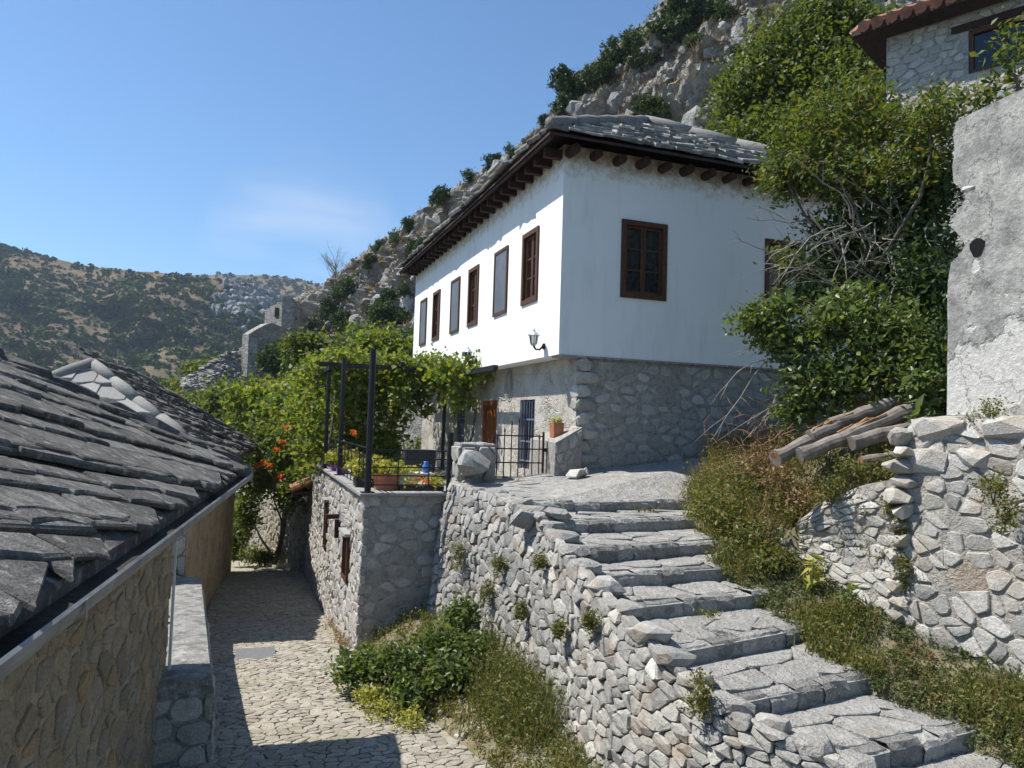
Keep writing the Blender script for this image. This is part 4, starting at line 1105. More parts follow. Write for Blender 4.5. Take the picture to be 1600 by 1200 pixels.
# chimney on the long slope
cy = 3.2; cx = -.05; cz = ZE+(cx+OV)*(1.8/3.45)
mb = MB(S); mb.box(cx, cx+.5, cy, cy+.62, cz-.2, cz+.50); ch = mb.build('chimney', M['pebble_wall'], roof)
mb = MB(S); mb.box(cx-.06, cx+.56, cy-.06, cy+.68, cz+.50, cz+.56); mb.build('cap_slab', M['slab_pale'], ch)
mb = MB(S); mb.lathe((cx+.25, cy+.31, cz+.56), [(.10, 0), (.085, .12), (.05, .24), (.02, .30)], 8); mb.build('cap_stone', M['rock'], ch)
# ground floor: stone side towards the stairs
ZG = -1.0
mb = MB(S); mb.box(.366, HX-.02, .05, .5, ZG-.8, ZB-.036); core = mb.build('stone_base', M['grey_mortar'], house)
bmap = lambda u, v, w: S(.41+u, .05-w, -1.0+v)
pieces('stone', core, cells(HX-.5, 2.1, .27, .18, 51, .46), bmap, M['base_stone'], gap=.03, proud=.012, back=.03, seed=12, limit=300, minpx=7, rough=.08)
for i in range(9):                                    # quoins
    z = -.9+i*.225; w = .42 if i % 2 else .26
    me = hull_rock(1500+i, 90, w*1.12, .38, .245, M['base_stone'], 'quoin', 7.0); o = link('quoin', me, core)
    o.matrix_basis = Matrix.Translation(S(.352+w/2, .165, z+.112)) @ Matrix.Rotation(math.atan2(D2.y, D2.x)+.01*(i % 3-1), 4, 'Z')
# its side towards the courtyard
DR = (4.10, 5.14, -1.30, .50); GW = [(1.89, 2.68, -.86, .47), (6.55, 7.28, -.86, .47)]
mb = MB(); sf = lambda u, z, w: S(.36+w, u, z)
holed(mb, .055, HY, -1.6, ZB-.004, [DR]+GW, sf, .22); mb.build('courtyard_wall', M['pebble_wall'], house)
mb = MB(S); y0, y1, z0, z1 = DR
mb.box(.37, .46, y0, y0+.10, z0, z1); mb.box(.37, .46, y1-.10, y1, z0, z1); mb.box(.37, .46, y0+.10, y1-.10, z1-.11, z1); dr = mb.build('door', M['door'], house)
for k in range(5):
    w = (y1-y0-.2)/5; mb = MB(S); mb.box(.43, .47, y0+.1+w*k+.004, y0+.1+w*(k+1)-.004, z0, z1-.11); mb.build('plank', M['door'], dr)
mb = MB(S); mb.box(.395, .43, y0+.16, y0+.20, -.42, -.28); mb.build('handle', M['iron'], dr)
for y0, y1, z0, z1 in GW:
    mb = MB(S)
    for (a, b, c, d) in ((y0, y0+.05, z0, z1), (y1-.05, y1, z0, z1), (y0+.05, y1-.05, z0, z0+.05), (y0+.05, y1-.05, z1-.05, z1)): mb.box(.44, .52, a+.001, b-.001, c, d)
    fr = mb.build('window', M['wood'], house)
    mb = MB(S); mb.box(.50, .504, y0+.05, y1-.05, z0+.05, z1-.05); mb.build('pane', M['glass'], fr)
    mb = MB(S); mb.box(.6, .62, y0-.05, y1+.05, z0-.05, z1+.05); mb.build('room_shade_panel', M['hole'], fr)
    for k in range(6):
        yy = y0+.06+(y1-y0-.12)*k/5; mb = MB(S); mb.bar((.385, yy, z0+.01), (.385, yy, z1-.01), .022); mb.build('grille_bar', M['blue_iron'], fr)
    for zz in (z0+.16, z0+.53, z0+.95): mb = MB(S); mb.box(.368, .378, y0+.02, y1-.02, zz-.016, zz+.016); mb.build('grille_rail', M['blue_iron'], fr)
# plinth below the corner, with the flower pot on it
t = thing('corner_plinth', S(.1, .1, -.9), 'low rendered plinth with sloping top against the house corner', 'plinth')
V = [S(x, y, z) for x, y, z in ((-.12, -.22, -1.2), (.40, -.10, -1.2), (.40, .9, -1.2), (-.12, .9, -1.2), (-.10, -.20, -.28), (.42, -.09, -.02), (.40, .9, -.05), (-.10, .9, -.25))]
obj('body', V, [[0,3,2,1],[4,5,6,7],[0,1,5,4],[1,2,6,5],[2,3,7,6],[3,0,4,7]], M['grey_mortar'], t)
pm = patch(V[0], V[1], V[5], V[4]); pieces('stone', t, cells(pm[1], pm[2], .2, .17, 9, .4), lambda u, v, w: pm[0](u, v, 0)+D1*-1*w, M['base_stone'], gap=.02, proud=.015, back=.02, seed=2, rough=.05)
def pot(name, c, r, h, m, label, plant, pm, n=140, lsz=.05, flowers=None, cat='pot', square=False, group=None):
    c = Vector(c); t = thing(name, c, label, cat, group)
    mb = MB()
    if square:
        w, dd = square; e1, e2 = D2*w/2, D1*dd/2
        V = [c+e1*a+e2*b+Vector((0, 0, z)) for z, k in ((0, .88), (h, 1)) for a, b in ((-k, -k), (k, -k), (k, k), (-k, k))]
        mb.add(V, [[0,3,2,1],[0,1,5,4],[1,2,6,5],[2,3,7,6],[3,0,4,7]])
        R_ = (w/2, dd/2)
    else:
        mb.lathe(c, [(r*.72, 0), (r*.95, h*.82), (r*1.06, h*.83), (r*1.06, h), (r*.92, h), (r*.9, h*.9)], 16, raw=True); R_ = (r, r)
    mb.build('container', m, t, False)
    mb = MB(); mb.lathe(c+Vector((0, 0, h*.88)), [(min(R_)*.9, 0), (min(R_)*.88, .01)], 10, raw=True); mb.build('soil', M['earth'], t)
    if plant:
        rx_, rz_ = plant; k = max(R_)*.9
        pp = np.concatenate([clump(c+D2*random.Random(i).uniform(-1, 1)*(R_[0]-min(R_)*.5)+Vector((0, 0, h+rz_*.45)), (rx_, rx_, rz_*.6), 14, n//30+2, lsz*.6, shell=.2) for i in range(3)])
        leaves('foliage', pp, lsz, M[pm], t, aspect=.75)
        mb = MB()
        for i in range(5): q = i*1.3; mb.tube([c+Vector((0, 0, h*.85)), c+Vector((math.cos(q)*rx_*.6, math.sin(q)*rx_*.6, h+rz_*.6))], [.008, .004], 4, raw=True)
        mb.build('stems', M['leaf_mid'], t)
        if flowers: leaves('flowers', clump(c+Vector((0, 0, h+rz_*.7)), (rx_, rx_, rz_*.4), 10, 3, .02), .05, M[flowers], t, aspect=.9)
    return t
mbp = S(.12, .28, -.20)
pot('flower_pot', mbp, .10, .24, M['terracotta'], 'small square pot with yellow-green sprouts on the corner plinth', (.10, .09), 'leaf_lime', 60, .035, square=(.19, .19))
# lanterns
def lantern(Y, z, label):
    t = thing('wall_lantern', S(0, Y, z), label, 'lantern', 'lanterns on the white wall')
    T = lambda x, y, zz: S(-x, Y+y, z+zz)
    mb = MB(T); mb.tube([(0.001, 0, .06), (.03, 0, .06)], [.055, .05], 10); mb.build('wall_plate', M['rust'], t)
    mb = MB(T); mb.tube([(.03, 0, .06), (.09, 0, -.0), (.16, 0, .0), (.20, 0, .06)], [.018, .016, .016, .02], 7); mb.build('arm', M['rust'], t)
    mb = MB(T); mb.lathe((.20, 0, .06), [(.035, 0), (.05, .02), (.06, .035)], 8); mb.build('base', M['silver'], t)
    mb = MB(T); mb.lathe((.20, 0, .096), [(.058, 0), (.078, .13)], 6); mb.build('glass', M['glass'], t)
    mb = MB(T)
    for k in range(6):
        q = PI*k/3; mb.tube([(.20+.058*math.cos(q), .058*math.sin(q), .096), (.20+.08*math.cos(q), .08*math.sin(q), .228)], .006, 4)
    mb.build('cage', M['silver'], t)
    mb = MB(T); mb.lathe((.20, 0, .228), [(.105, 0), (.10, .015), (.055, .06), (.03, .075), (.022, .10), (.008, .13)], 8); mb.build('cap', M['silver'], t)
lantern(.62, 1.27, 'silver wall lantern on the white wall near the house corner'); lantern(4.55, 1.30, 'wall lantern rising just behind the vine leaves at the jetty end')
# coil of cable on the courtyard wall
t = thing('cable_coil', S(.33, 3.35, .85), 'coil of pale cable hanging under the overhang beside the door', 'cable coil')
for k in range(4):
    mb = MB(S); r = .17+.018*k; mb.tube([(.335-.008*k, 3.35+math.cos(q)*r*.85, .90+math.sin(q)*r*1.25-.03*k) for q in [2*PI*i/22 for i in range(23)]], .008, 5); mb.build('loop', M['cable'], t)
mb = MB(S); mb.tube([(.335, 3.38, .66), (.33, 3.6, .52), (.33, 3.9, .55)], .008, 5); mb.tube([(.335, 3.2, 1.0), (.35, 1.9, .93)], .006, 5); mb.build('tail', M['cable'], t)

# ================================================================== GATE, PILLAR, BOULDERS
t = thing('gate_pillar', S(-1.3, .1, -1), 'squat rendered stone pillar beside the iron gate with a boulder before it', 'pillar')
pl = [(-1.62, -.12), (-1.06, -.06), (-1.04, .5), (-1.60, .5)]
zp = -.36
V = [S(x, y, -1.3) for x, y in pl]+[S(x+.01*k, y, -.75+.04*k) for k, (x, y) in enumerate(pl)]+[S(x*.995-.005, y+.01, zp+(.015 if k % 2 else -.01)) for k, (x, y) in enumerate(pl)]
Fs = [[8,9,10,11]]
for r in (0, 1):
    for i in range(4): Fs.append([r*4+i, r*4+(i+1) % 4, (r+1)*4+(i+1) % 4, (r+1)*4+i])
obj('core', V, Fs, M['pale_mortar'], t)
pm2 = patch(S(-1.62, -.12, -1.1), S(-1.06, -.06, -1.1), S(-1.06, -.06, zp), S(-1.62, -.11, zp), (0, -1, 0))
pieces('stone', t, cells(pm2[1], pm2[2], .30, .26, 3, .35), pm2[0], M['limestone'], gap=.012, proud=.05, back=.03, seed=3, rough=.15)
pm3 = patch(S(-1.61, .5, -1.1), S(-1.62, -.12, -1.1), S(-1.62, -.11, zp), S(-1.61, .5, zp), (-1, 0, 0))
pieces('side_stone', t, cells(pm3[1], pm3[2], .30, .26, 5, .35), pm3[0], M['limestone'], gap=.012, proud=.03, back=.03, seed=4, rough=.1)
pm4 = patch(S(-1.63, -.13, zp+.012), S(-1.04, -.07, zp+.012), S(-1.03, .5, zp+.012), S(-1.6, .5, zp+.012), (0, 0, 1))
pieces('cap_stone', t, cells(pm4[1], pm4[2], .35, .3, 6, .3), pm4[0], M['tread'], gap=.005, proud=.03, back=.03, seed=5, rough=.05)
def boulder(px, py, d, s, seed, m, label, rot=(0, 0, 0), n=40):
    me = hull_rock(seed, n, *s, m, 'boulder'); o = link('boulder', me); o.location = P(px, py, d); o.rotation_euler = rot
    tag(o, label, 'boulder'); return o
boulder(742, 725, 11.15, (.56, .42, .40), 901, M['limestone'], 'rough grey boulder resting on the wall in front of the gate pillar', (.1, .2, .3))
boulder(901, 741, 11.6, (.36, .26, .19), 911, M['pale_stone'], 'broken white stone block lying at the foot of the house wall', (.1, -.1, .5), 14)
boulder(914, 738, 11.7, (.15, .2, .22), 914, M['pale_stone'], 'upright white stone chip leaning beside the broken white block', (.2, .25, .2), 12)
gate = thing('iron_gate', S(-.55, .18, -.95), 'low rusty iron gate of upright bars with spear tips between pillar and plinth', 'gate')
GX0, GX1, GYy = -1.02, -.16, .16
tips = [.70, .82, .93, .98, .93, .82, .72]
for k in range(7):
    X = GX0+.07+(GX1-GX0-.14)*k/6; zt = -.97+tips[k]
    mb = MB(S); mb.bar((X, GYy, -.95), (X, GYy, zt), .014); b_ = mb.build('bar', M['rust'], gate)
    mb = MB(S); mb.lathe((X, GYy, zt), [(.006, 0), (.017, .03), (.012, .055), (.001, .10)], 6); mb.build('spear_tip', M['rust'], b_)
for z in (-.85, -.62, -.40, -.19): mb = MB(S); mb.bar((GX0, GYy-.012, z), (GX1, GYy-.012, z), .016, .02); mb.build('rail', M['rust'], gate)
for X in (GX0, GX1): mb = MB(S); mb.bar((X, GYy, -.97), (X, GYy, -.12 if X == GX1 else -.2), .03); mb.build('stile', M['rust'], gate)
mb = MB(S); mb.box(GX1, GX1+.07, GYy-.03, GYy+.02, -.44, -.38); mb.build('latch', M['iron'], gate)

# ================================================================== TERRACE
ter = thing('terrace', S(-1.3, 5, -3.5), 'raised courtyard terrace with a tall rubble retaining wall above the alley', 'terrace')
TX, TY0, TY1, TZ = -3.0, .30, 9.9, -1.12
mb = MB(S)
mb.box(TX+.05, .36, TY0+.05, TY1, -1.42, -1.32); mb.build('floor', M['tread'], ter)
V = [S(TX+.03, TY0+.03, -4.6), S(-1.55, TY0+.03, -4.6), S(-1.55, TY0+.03, TZ-.04), S(TX+.03, TY0+.03, TZ-.04), S(TX+.03, TY1, -4.9), S(TX+.03, TY1, TZ-.04), S(TX+.35, TY1, -4.9), S(TX+.35, TY1, TZ-.04), S(TX+.35, TY0+.35, TZ-.04), S(-1.55, TY0+.35, TZ-.04), S(TX+.35, TY0+.35, -1.4), S(-1.55, TY0+.35, -1.4)]
wcore = obj('retaining_wall', V, [[0,1,2,3],[0,3,5,4],[4,5,7,6],[3,2,9,8],[3,8,7,5],[8,9,11,10],[6,7,8,10]], M['grey_mortar'], ter)
TWIN = [(1.55, 2.15, -2.72, -1.95), (5.0, 5.35, -2.75, -1.75)]
lmap = lambda u, v, w: S(TX+.03-w-.05*(1-v/3.2), TY0+u, -4.3+v)
inw = lambda u, v: not any(a-.04 < TY0+u < b+.04 and c-.04 < -4.3+v < d+.04 for a, b, c, d in TWIN)
pieces('stone', wcore, [p for p in cells(TY1-TY0, 3.16, .24, .15, 61, .44) if inw(sum(q[0] for q in p)/len(p), sum(q[1] for q in p)/len(p))], lmap, M['terrace_stone'], gap=.006, proud=.022, back=.06, seed=21, limit=240, minpx=5, rough=.15)
fmap = lambda u, v, w: S(TX+u, TY0+.03-w, -3.7+v)
pieces('front_stone', wcore, cells(1.45, 2.56, .27, .18, 62, .42), fmap, M['base_stone'], gap=.02, proud=.010, back=.04, seed=22, limit=200, minpx=6, rough=.1)
rng = random.Random(4); u = 0
while u < TY1-TY0:
    w = rng.uniform(.5, .9); w = min(w, TY1-TY0-u)
    mb = MB(S); mb.box(TX-.06, TX+.36, TY0-.05+u, TY0-.05+u+w-.01, TZ-.038, TZ+rng.uniform(0, .01)); mb.build('coping_slab', M['slab_pale'], wcore); u += w
u = .37
while u < 1.45:
    w = min(rng.uniform(.4, .6), 1.45-u); mb = MB(S); mb.box(TX+u, TX+u+w-.01, TY0-.05, TY0+.33, TZ-.036, TZ+.004); mb.build('coping_slab', M['slab_pale'], wcore); u += w
for i, (a, b, c, d) in enumerate(TWIN):
    x = TX-.02
    mb = MB(S)
    for (y0, y1, z0, z1) in ((a, a+.07, c, d), (b-.07, b, c, d), (a+.07, b-.07, c, c+.07), (a+.07, b-.07, d-.07, d)): mb.box(x-.03, x+.08, y0, y1, z0, z1)
    fr = mb.build('window', M['wood'], wcore)
    mb = MB(S); mb.box(x+.03, x+.045, a+.07, b-.07, c+.07, d-.07); mb.build('pane', M['hole'], fr)
    for k in range(3): yy = a+.07+(b-a-.14)*(k+1)/4; mb = MB(S); mb.bar((x-.01, yy, c+.05), (x-.01, yy, d-.05), .016); mb.build('grille_bar', M['rust'], fr)
    mb = MB(S); mb.box(x-.09, x+.06, a-.1, b+.1, d+.002, d+.05); mb.build('lintel_slab', M['slab_pale'], fr)
for Y, z in ((3.0, -1.85), (3.02, -1.95)): mb = MB(S); mb.box(TX-.25 if z > -1.9 else TX-.08, TX+.02, Y, Y+.09, z if z > -1.9 else z-.25, z+.08); mb.build('wooden_bracket', M['rafter'], wcore)
# little tiled canopy on brackets at the far end of that wall
t = thing('tiled_canopy', S(TX-.2, 9.2, -1.8), 'small clay-tiled canopy sticking out of the terrace wall over the alley', 'canopy')
for k in range(5):
    mb = MB(S); mb.tube([(TX-.03, 8.8+k*.17, -1.62), (TX-.52, 8.8+k*.17, -1.86)], [.085, .09], 8); mb.build('tile', M['tile'], t)
mb = MB(S); mb.box(TX-.5, TX, 8.7, 8.77, -1.98, -1.90); mb.box(TX-.5, TX, 9.5, 9.57, -1.98, -1.90); mb.build('bracket', M['rafter'], t)

# ---- pergola frame and railing
per = thing('pergola', S(-1.6, 4, -1.1), 'black steel pergola posts and beams standing on the terrace edge', 'pergola')
POSTS = [(-2.93, .40, 1.08, .050), (-2.93, 3.95, 1.20, .046), (-3.02, 5.85, 1.16, .046), (-2.95, 9.3, 1.16, .045), (-1.64, .44, -.17, .05), (-.35, 5.85, 1.16, .04)]
for X, Y, z, r in POSTS:
    mb = MB(S); mb.tube([(X, Y, TZ), (X, Y, z)], r, 12); o = mb.build('post', M['iron'], per, False)
    mb = MB(S); mb.box(X-.1, X+.1, Y-.1, Y+.1, TZ+.004, TZ+.016); mb.build('foot_plate', M['iron'], o)
for a, b in (((-3.25, 5.85, 1.19), (.34, 5.85, 1.19)), ((-3.02, 5.5, 1.10), (-3.02, 9.9, 1.10)), ((-1.4, 5.7, 1.28), (-1.4, 9.9, 1.28)), ((-3.2, 7.9, 1.2), (.3, 7.9, 1.2)), ((-.2, 2.6, 1.08), (-.2, 9.8, 1.08))):
    mb = MB(S); mb.bar(a, b, .09, .10); mb.build('beam', M['iron'], per)
rl = thing('terrace_railing', S(-2.9, 3, -1.1), 'black iron railing of thin bars between the pergola posts', 'railing')
for z in (-1.0, -.86, -.73, -.60, -.47):
    mb = MB(S); mb.bar((-2.86, .42, z), (-1.70, .42, z), .018); mb.build('rail', M['iron'], rl)
    if z in (-1.0, -.73, -.60, -.47): mb = MB(S); mb.bar((-2.93, .47, z+.03), (-2.95, 9.4, z+.03), .018); mb.build('rail', M['iron'], rl)
for X in (-2.47, -1.98): mb = MB(S); mb.bar((X, .42, -1.09), (X, .42, -.47), .018); mb.build('upright', M['iron'], rl)
for k in range(18):
    Y = .9+.47*k; mb = MB(S); mb.bar((-2.93, Y, -1.09), (-2.93, Y, -.44), .016); mb.build('upright', M['iron'], rl)
# ---- pots and things on the terrace
TF = -1.315
pot('terracotta_pot', S(-2.55, .95, TF), .22, .44, M['terracotta'], 'big terracotta pot behind the corner post of the terrace', (.26, .22), 'leaf_lime', 200, .06)
pot('white_planter', S(-2.2, 1.5, TF), .2, .42, M['white_plastic'], 'white square planter next to the terracotta pot', (.3, .12), 'leaf_lime', 160, .05, square=(.5, .4))
pot('black_trough', S(-2.02, .78, TF), .2, .26, M['black_plastic'], 'black trough planter with lime leaves behind the front railing', (.22, .16), 'leaf_lime', 200, .045, square=(.72, .26), flowers='petal_orange')
for k, (X, Y, lab) in enumerate(((-2.80, 1.5, 'lime-leaved plant in a dark pot spilling over the coping, nearest the corner post'), (-2.75, 4.4, 'lime-leaved plant in a purple pot behind the second pergola post'), (-2.78, 5.2, 'lime-leaved plant in a purple pot between second and third pergola posts'), (-2.8, 7.0, 'small lime-leaved plant in a purple pot past the third pergola post'))):
    pot('potted_coleus', S(X, Y, TF), .17, .33, M['purple'] if k else M['black_plastic'], lab, (.36 if k < 1 else .28, .36), 'leaf_lime', 520, .07, square=(.36, .36), group='potted lime-leaved plants along the terrace edge', cat='plant')
pot('geranium', S(-2.6, 3.3, TF), .14, .3, M['terracotta'], 'potted plant with red flowers between the first two pergola posts', (.2, .3), 'leaf_mid', 160, .06, flowers='petal_red', cat='plant')
t = thing('black_barbecue', S(-1.65, 2.6, TF), 'black box barbecue standing on thin legs behind the railing', 'barbecue')
mb = MB(S); mb.box(-1.95, -1.38, 2.4, 2.75, TF+.42, TF+.78); mb.build('firebox', M['black_plastic'], t)
for x in (-1.92, -1.41):
    for y in (2.43, 2.72): mb = MB(S); mb.bar((x, y, TF), (x, y, TF+.42), .03); mb.build('leg', M['iron'], t)
t = thing('garden_table', S(-2.0, 2.0, TF), 'low pale slab table with a blue jug on the terrace', 'table')
mb = MB(S); mb.box(-2.35, -1.55, 1.75, 2.2, TF+.36, TF+.40); mb.build('top', M['white_plastic'], t)
for x in (-2.3, -1.6):
    for y in (1.8, 2.15): mb = MB(S); mb.bar((x, y, TF), (x, y, TF+.36), .04); mb.build('leg', M['white_plastic'], t)
t = thing('blue_jug', S(-1.68, 1.9, TF+.40), 'small blue jug on the pale terrace table', 'jug')
mb = MB(S); mb.lathe((-1.68, 1.9, TF+.402), [(.05, 0), (.075, .06), (.06, .13), (.035, .16), (.045, .2)], 12); mb.build('body', M['blue_plastic'], t, True)
mb = MB(S); mb.tube([(-1.68+.06, 1.9, TF+.45), (-1.68+.11, 1.9, TF+.5), (-1.68+.05, 1.9, TF+.57)], .009, 5); mb.build('handle', M['blue_plastic'], t)
# ---- grapevine over the pergola
def boxpts(lo, hi, n, rng=RNG):
    lo, hi = np.array(lo), np.array(hi); return lo+(hi-lo)*rng.random((n, 3))
def tufts(lo, hi, twigs, per, sig): t = boxpts(lo, hi, twigs); return np.repeat(t, per, axis=0)+RNG.normal(size=(twigs*per, 3))*np.array(sig)
vine = thing('grapevine', S(-2, 7, -1.2), 'sunlit yellow-green grapevine covering the pergola and hanging to the railing', 'vine')
loc = np.concatenate([tufts((-3.15, 6.0, 1.2), (.25, 10, 1.45), 250, 18, (.16, .16, .09)),
    tufts((-.9, 4.2, .98), (.15, 6, 1.35), 40, 18, (.12, .14, .11)),
    tufts((-2.85, 6.05, -.9), (-1.3, 6.8, 1.2), 170, 18, (.14, .14, .14)),
    tufts((-1.6, 5.6, .15), (-.5, 6.4, 1.2), 46, 16, (.12, .12, .13)),
    tufts((-.5, 4.4, .35), (.05, 5.2, 1.1), 16, 14, (.08, .10, .12)),
    tufts((-3.6, 6.6, -1.2), (-2.4, 10.2, 1.2), 200, 18, (.16, .16, .16))])
vp = np.array([list(S(*q)) for q in loc])
vp = np.concatenate([vp, vp[::2]+RNG.normal(size=(len(vp[::2]), 3))*.10])
leaves('leaves', vp, .108, M['leaf_vine'], vine, aspect=.95, fold=.35, up=.35)
mb = MB()
for i, (X, Y) in enumerate(((-3.1, 6.2), (-1.9, 6.1), (-.3, 5.2), (-2.8, 8.5), (-1.2, 8))):
    mb.tube(branch_pts(S(X, Y, -1.3), S(X+.3, Y+.3, 1.2), .07, 6, i), [.04, .035, .03, .028, .025, .02], 6, raw=True)
for i in range(10):
    mb.tube(branch_pts(S(-3.1+.3*i, 5.8, 1.2), S(-3.0+.3*i+random.Random(i).uniform(-.4, .4), 9.5, 1.3), .03, 5, i+30), .014, 5, raw=True)
mb.build('stems', M['bark'], vine)

# ================================================================== NEAR HOUSE ON THE LEFT (big slab roof, gutter, ochre wall)
e1 = Vector((-.2404, .9707, 0)).normalized()             # along its eave, away
e2 = Vector((-e1.y, e1.x, 0))                            # inwards, to the left
GC = Vector((-2.76, 8.0, -.62))                          # far end of the gutter's rim
EC = GC+e2*.10+Vector((0, 0, .04))                          # far eave corner
PT = .55                                                 # rise per metre of run
def RL(s, r, w=0):                                       # s metres back along the eave from the far corner, r metres of run inwards
    return EC-e1*s+e2*r+Vector((0, 0, PT*r+w))
lh = thing('near_house', EC-e1*3+Vector((0, 0, -2.7)), 'low old house with heavy grey stone-slab roof and ochre wall at the left edge', 'house')
S1, R1 = 9.2, 3.4
V = [RL(0, 0), RL(S1, 0), RL(S1, R1), RL(R1, R1), EC+e2*2*R1, RL(R1+.01, R1)]
back = EC+e2*2*R1
back2 = back-e1*S1
V = [RL(0, 0), RL(S1, 0), RL(S1, R1), RL(R1, R1), back, back2]
Vd = [v-Vector((0, 0, .10)) for v in V]
roof1 = obj('roof', V+Vd, [[0,1,2,3],[0,3,4],[3,2,5,4],[6,9,8,7],[6,10,9],[9,10,11,8],[0,6,7,1],[4,10,6,0]], M['slab'], lh)
# slabs lie in rows that slant across the slope
n1 = (e2+Vector((0, 0, PT))).normalized(); sl = math.sqrt(1+PT*PT)
TH = RAD(21)
row = (e1*math.cos(TH)-n1*math.sin(TH)).normalized()     # along a row, away and down
dn = -(n1*math.cos(TH)+e1*math.sin(TH)).normalized()     # from row to row, down and nearer
org = EC+n1*4.6*math.cos(TH)-e1*9.5
nrm1 = row.cross(-dn).normalized()
if nrm1.z < 0: nrm1 = -nrm1
O1 = EC - row*11.0 + dn*0
def rm1(u, v, w): return O1+row*u-dn*v+nrm1*(w+.012)
def rsr(p):
    q = p-EC; return -q.dot(e1), q.dot(e2)
def k1(u, v):
    s, r = rsr(rm1(u, v, 0)); return r > -.06 and s > r-.05 and r < R1 and s < S1-.2
vmin = -6.0
def k1c(u, v):
    s, r = rsr(rm1(u, v, 0)); return r > -.5 and s > r-.5 and r < R1 and s < S1-.2
rm1b = lambda u, v, w: rm1(u, v+vmin, w)
polys = courses(16.0, 12.0, .155, .42, 14, lambda u, v: k1c(u, v+vmin), [halfplane(rm1b, lambda p: -(p-EC).dot(e2)-.05), halfplane(rm1b, lambda p: (p-EC).dot(e2)+(p-EC).dot(e1))])
pieces('roof_slab', roof1, polys, rm1b, M['slab'], seed=31, limit=300, minpx=9, rest='small_roof_slabs', geo=slab_geo(.019, .11, .08, .35))
# pale broken slab near the eave
# mortared hip
for i in range(12):
    a, b = RL(R1*i/12, R1*i/12), RL(R1*(i+1)/12, R1*(i+1)/12); rr = random.Random(i)
    me = hull_rock(700+i, 26, (b-a).length*1.25, .20, .15, M['hip_mortar'], 'hip_stone'); o = link('hip_stone', me, roof1)
    d_ = (b-a).normalized(); q = d_.to_track_quat('X', 'Z').to_matrix().to_4x4(); o.matrix_basis = Matrix.Translation((a+b)/2+Vector((0, 0, .045+rr.uniform(-.01, .02)))) @ q
# fascia and gutter
mb = MB(); 
def sweep(prof, a, b):
    n = len(prof); V = []
    for p in (a, b):
        for x, z in prof: V.append(p-e2*x+Vector((0, 0, z)))
    return V, [[i, (i+1) % n, n+(i+1) % n, n+i] for i in range(n)]+[list(range(n)), list(range(2*n-1, n-1, -1))]
V, Fs = sweep([(-.035, -.03), (-.035, -.20), (-.06, -.20), (-.06, -.03)], EC-e1*S1, EC-e1*.03)
obj('fascia', V, Fs, M['rafter'], lh)
V, Fs = sweep([(-.01, -.10), (.09, -.10), (.095, -.075), (-.01, -.06)], EC-e1*S1, EC-e1*.1)
obj('debris_and_shade', V, Fs, M['gutter_dirt_shade'], lh)  # leaf debris, its dark tone also standing in for shade below the slabs
prof = [(.04-.06*math.cos(q), -.045-.075*math.sin(q)) for q in [PI*k/8 for k in range(9)]]
prof = prof+[(.102, -.036), (.112, -.045)]+[(.04-.068*math.cos(q), -.048-.083*math.sin(q)) for q in [PI*k/8 for k in range(8, -1, -1)]]
V, Fs = sweep(prof, EC-e1*S1, EC+e1*.05)
gut = obj('gutter', V, Fs, M['gutter'], lh)
V, Fs = sweep([(-.03, -.13), (.11, -.13), (.11, .02), (-.03, .02)], EC+e1*.05, EC+e1*.065)
obj('end_cap', V, Fs, M['gutter'], gut)
for i in range(5):
    V, Fs = sweep([(-.03, -.132), (.05, -.136), (.114, -.10), (.114, -.04), (.117, -.04), (.117, -.102), (.05, -.14), (-.03, -.136)], EC-e1*(.6+1.7*i), EC-e1*(.575+1.7*i)); obj('bracket', V, Fs, M['gutter'], gut)
# walls, set back under the eave
OVR = .55
W0 = EC-e1*OVR+e2*OVR; W1_ = EC-e1*S1+e2*OVR; Wb = W0+e2*5
V = [Vector((p.x, p.y, z)) for p in (W1_, W0, Wb) for z in (-3.9, -.42)]
obj('wall', V, [[0,2,3,1],[2,4,5,3]], M['ochre_wall'], lh)
omap = lambda u, v, w: Vector((W0.x, W0.y, -3.35+v))-e1*u-e2*w
pieces('wall_stone', lh, cells(4.2, 2.6, .25, .18, 71, .46), omap, M['ochre_wall'], gap=.022, proud=.016, back=.015, seed=41, limit=200, minpx=14, rough=.05, mats=[M['ochre_stone']] if 'ochre_stone' in M else None)
mb = MB(); mb.tube([W0-e2*.03+e1*.02+Vector((0, 0, -.75-W0.z)), W0-e2*.03+e1*.02+Vector((0, 0, -2.6-W0.z))], .014, 6, raw=True); 
mb.build('conduit', M['white_plastic'], lh)

# ---- parapet wall along the alley
pw = thing('alley_parapet', S(-5.0, 0, -3.5), 'low stone parapet with a worn mortar top running along the alley', 'parapet')
pa, pb = Vector((-2.72, 7.15, 0)), Vector((-5.20, 12.9, 0)); pt = (pb-pa).normalized(); pn = Vector((-pt.y, pt.x, 0))
Vp = []
for i in range(13):
    p = pa.lerp(pb, i/12)
    rise = .33*(1-i/12)**1.0
    for off, z in ((0, -4.0), (-.0, -2.93+rise), (.03, -2.80+rise), (.27, -2.775+rise), (.52, -2.80+rise), (.55, -2.93+rise), (.55, -4.0)):
        q = p+pn*off; Vp.append(Vector((q.x, q.y, z+.012*vnoise((i*1.1, off*7, z), 4))))
Fs = [[i*7+k, (i+1)*7+k, (i+1)*7+k+1, i*7+k+1] for i in range(12) for k in range(6)]+[[0,1,2,3,4,5,6], [12*7+k for k in range(6, -1, -1)]]
pc = obj('body', Vp, Fs, M['worn_cap'], pw)
pmap, PU, PV = patch((pa.x, pa.y, -3.5), (pa+pn*.55).to_tuple()[:2]+(-3.5,), (pa+pn*.55).to_tuple()[:2]+(-2.63,), (pa.x, pa.y, -2.63), (0, -1, 0))
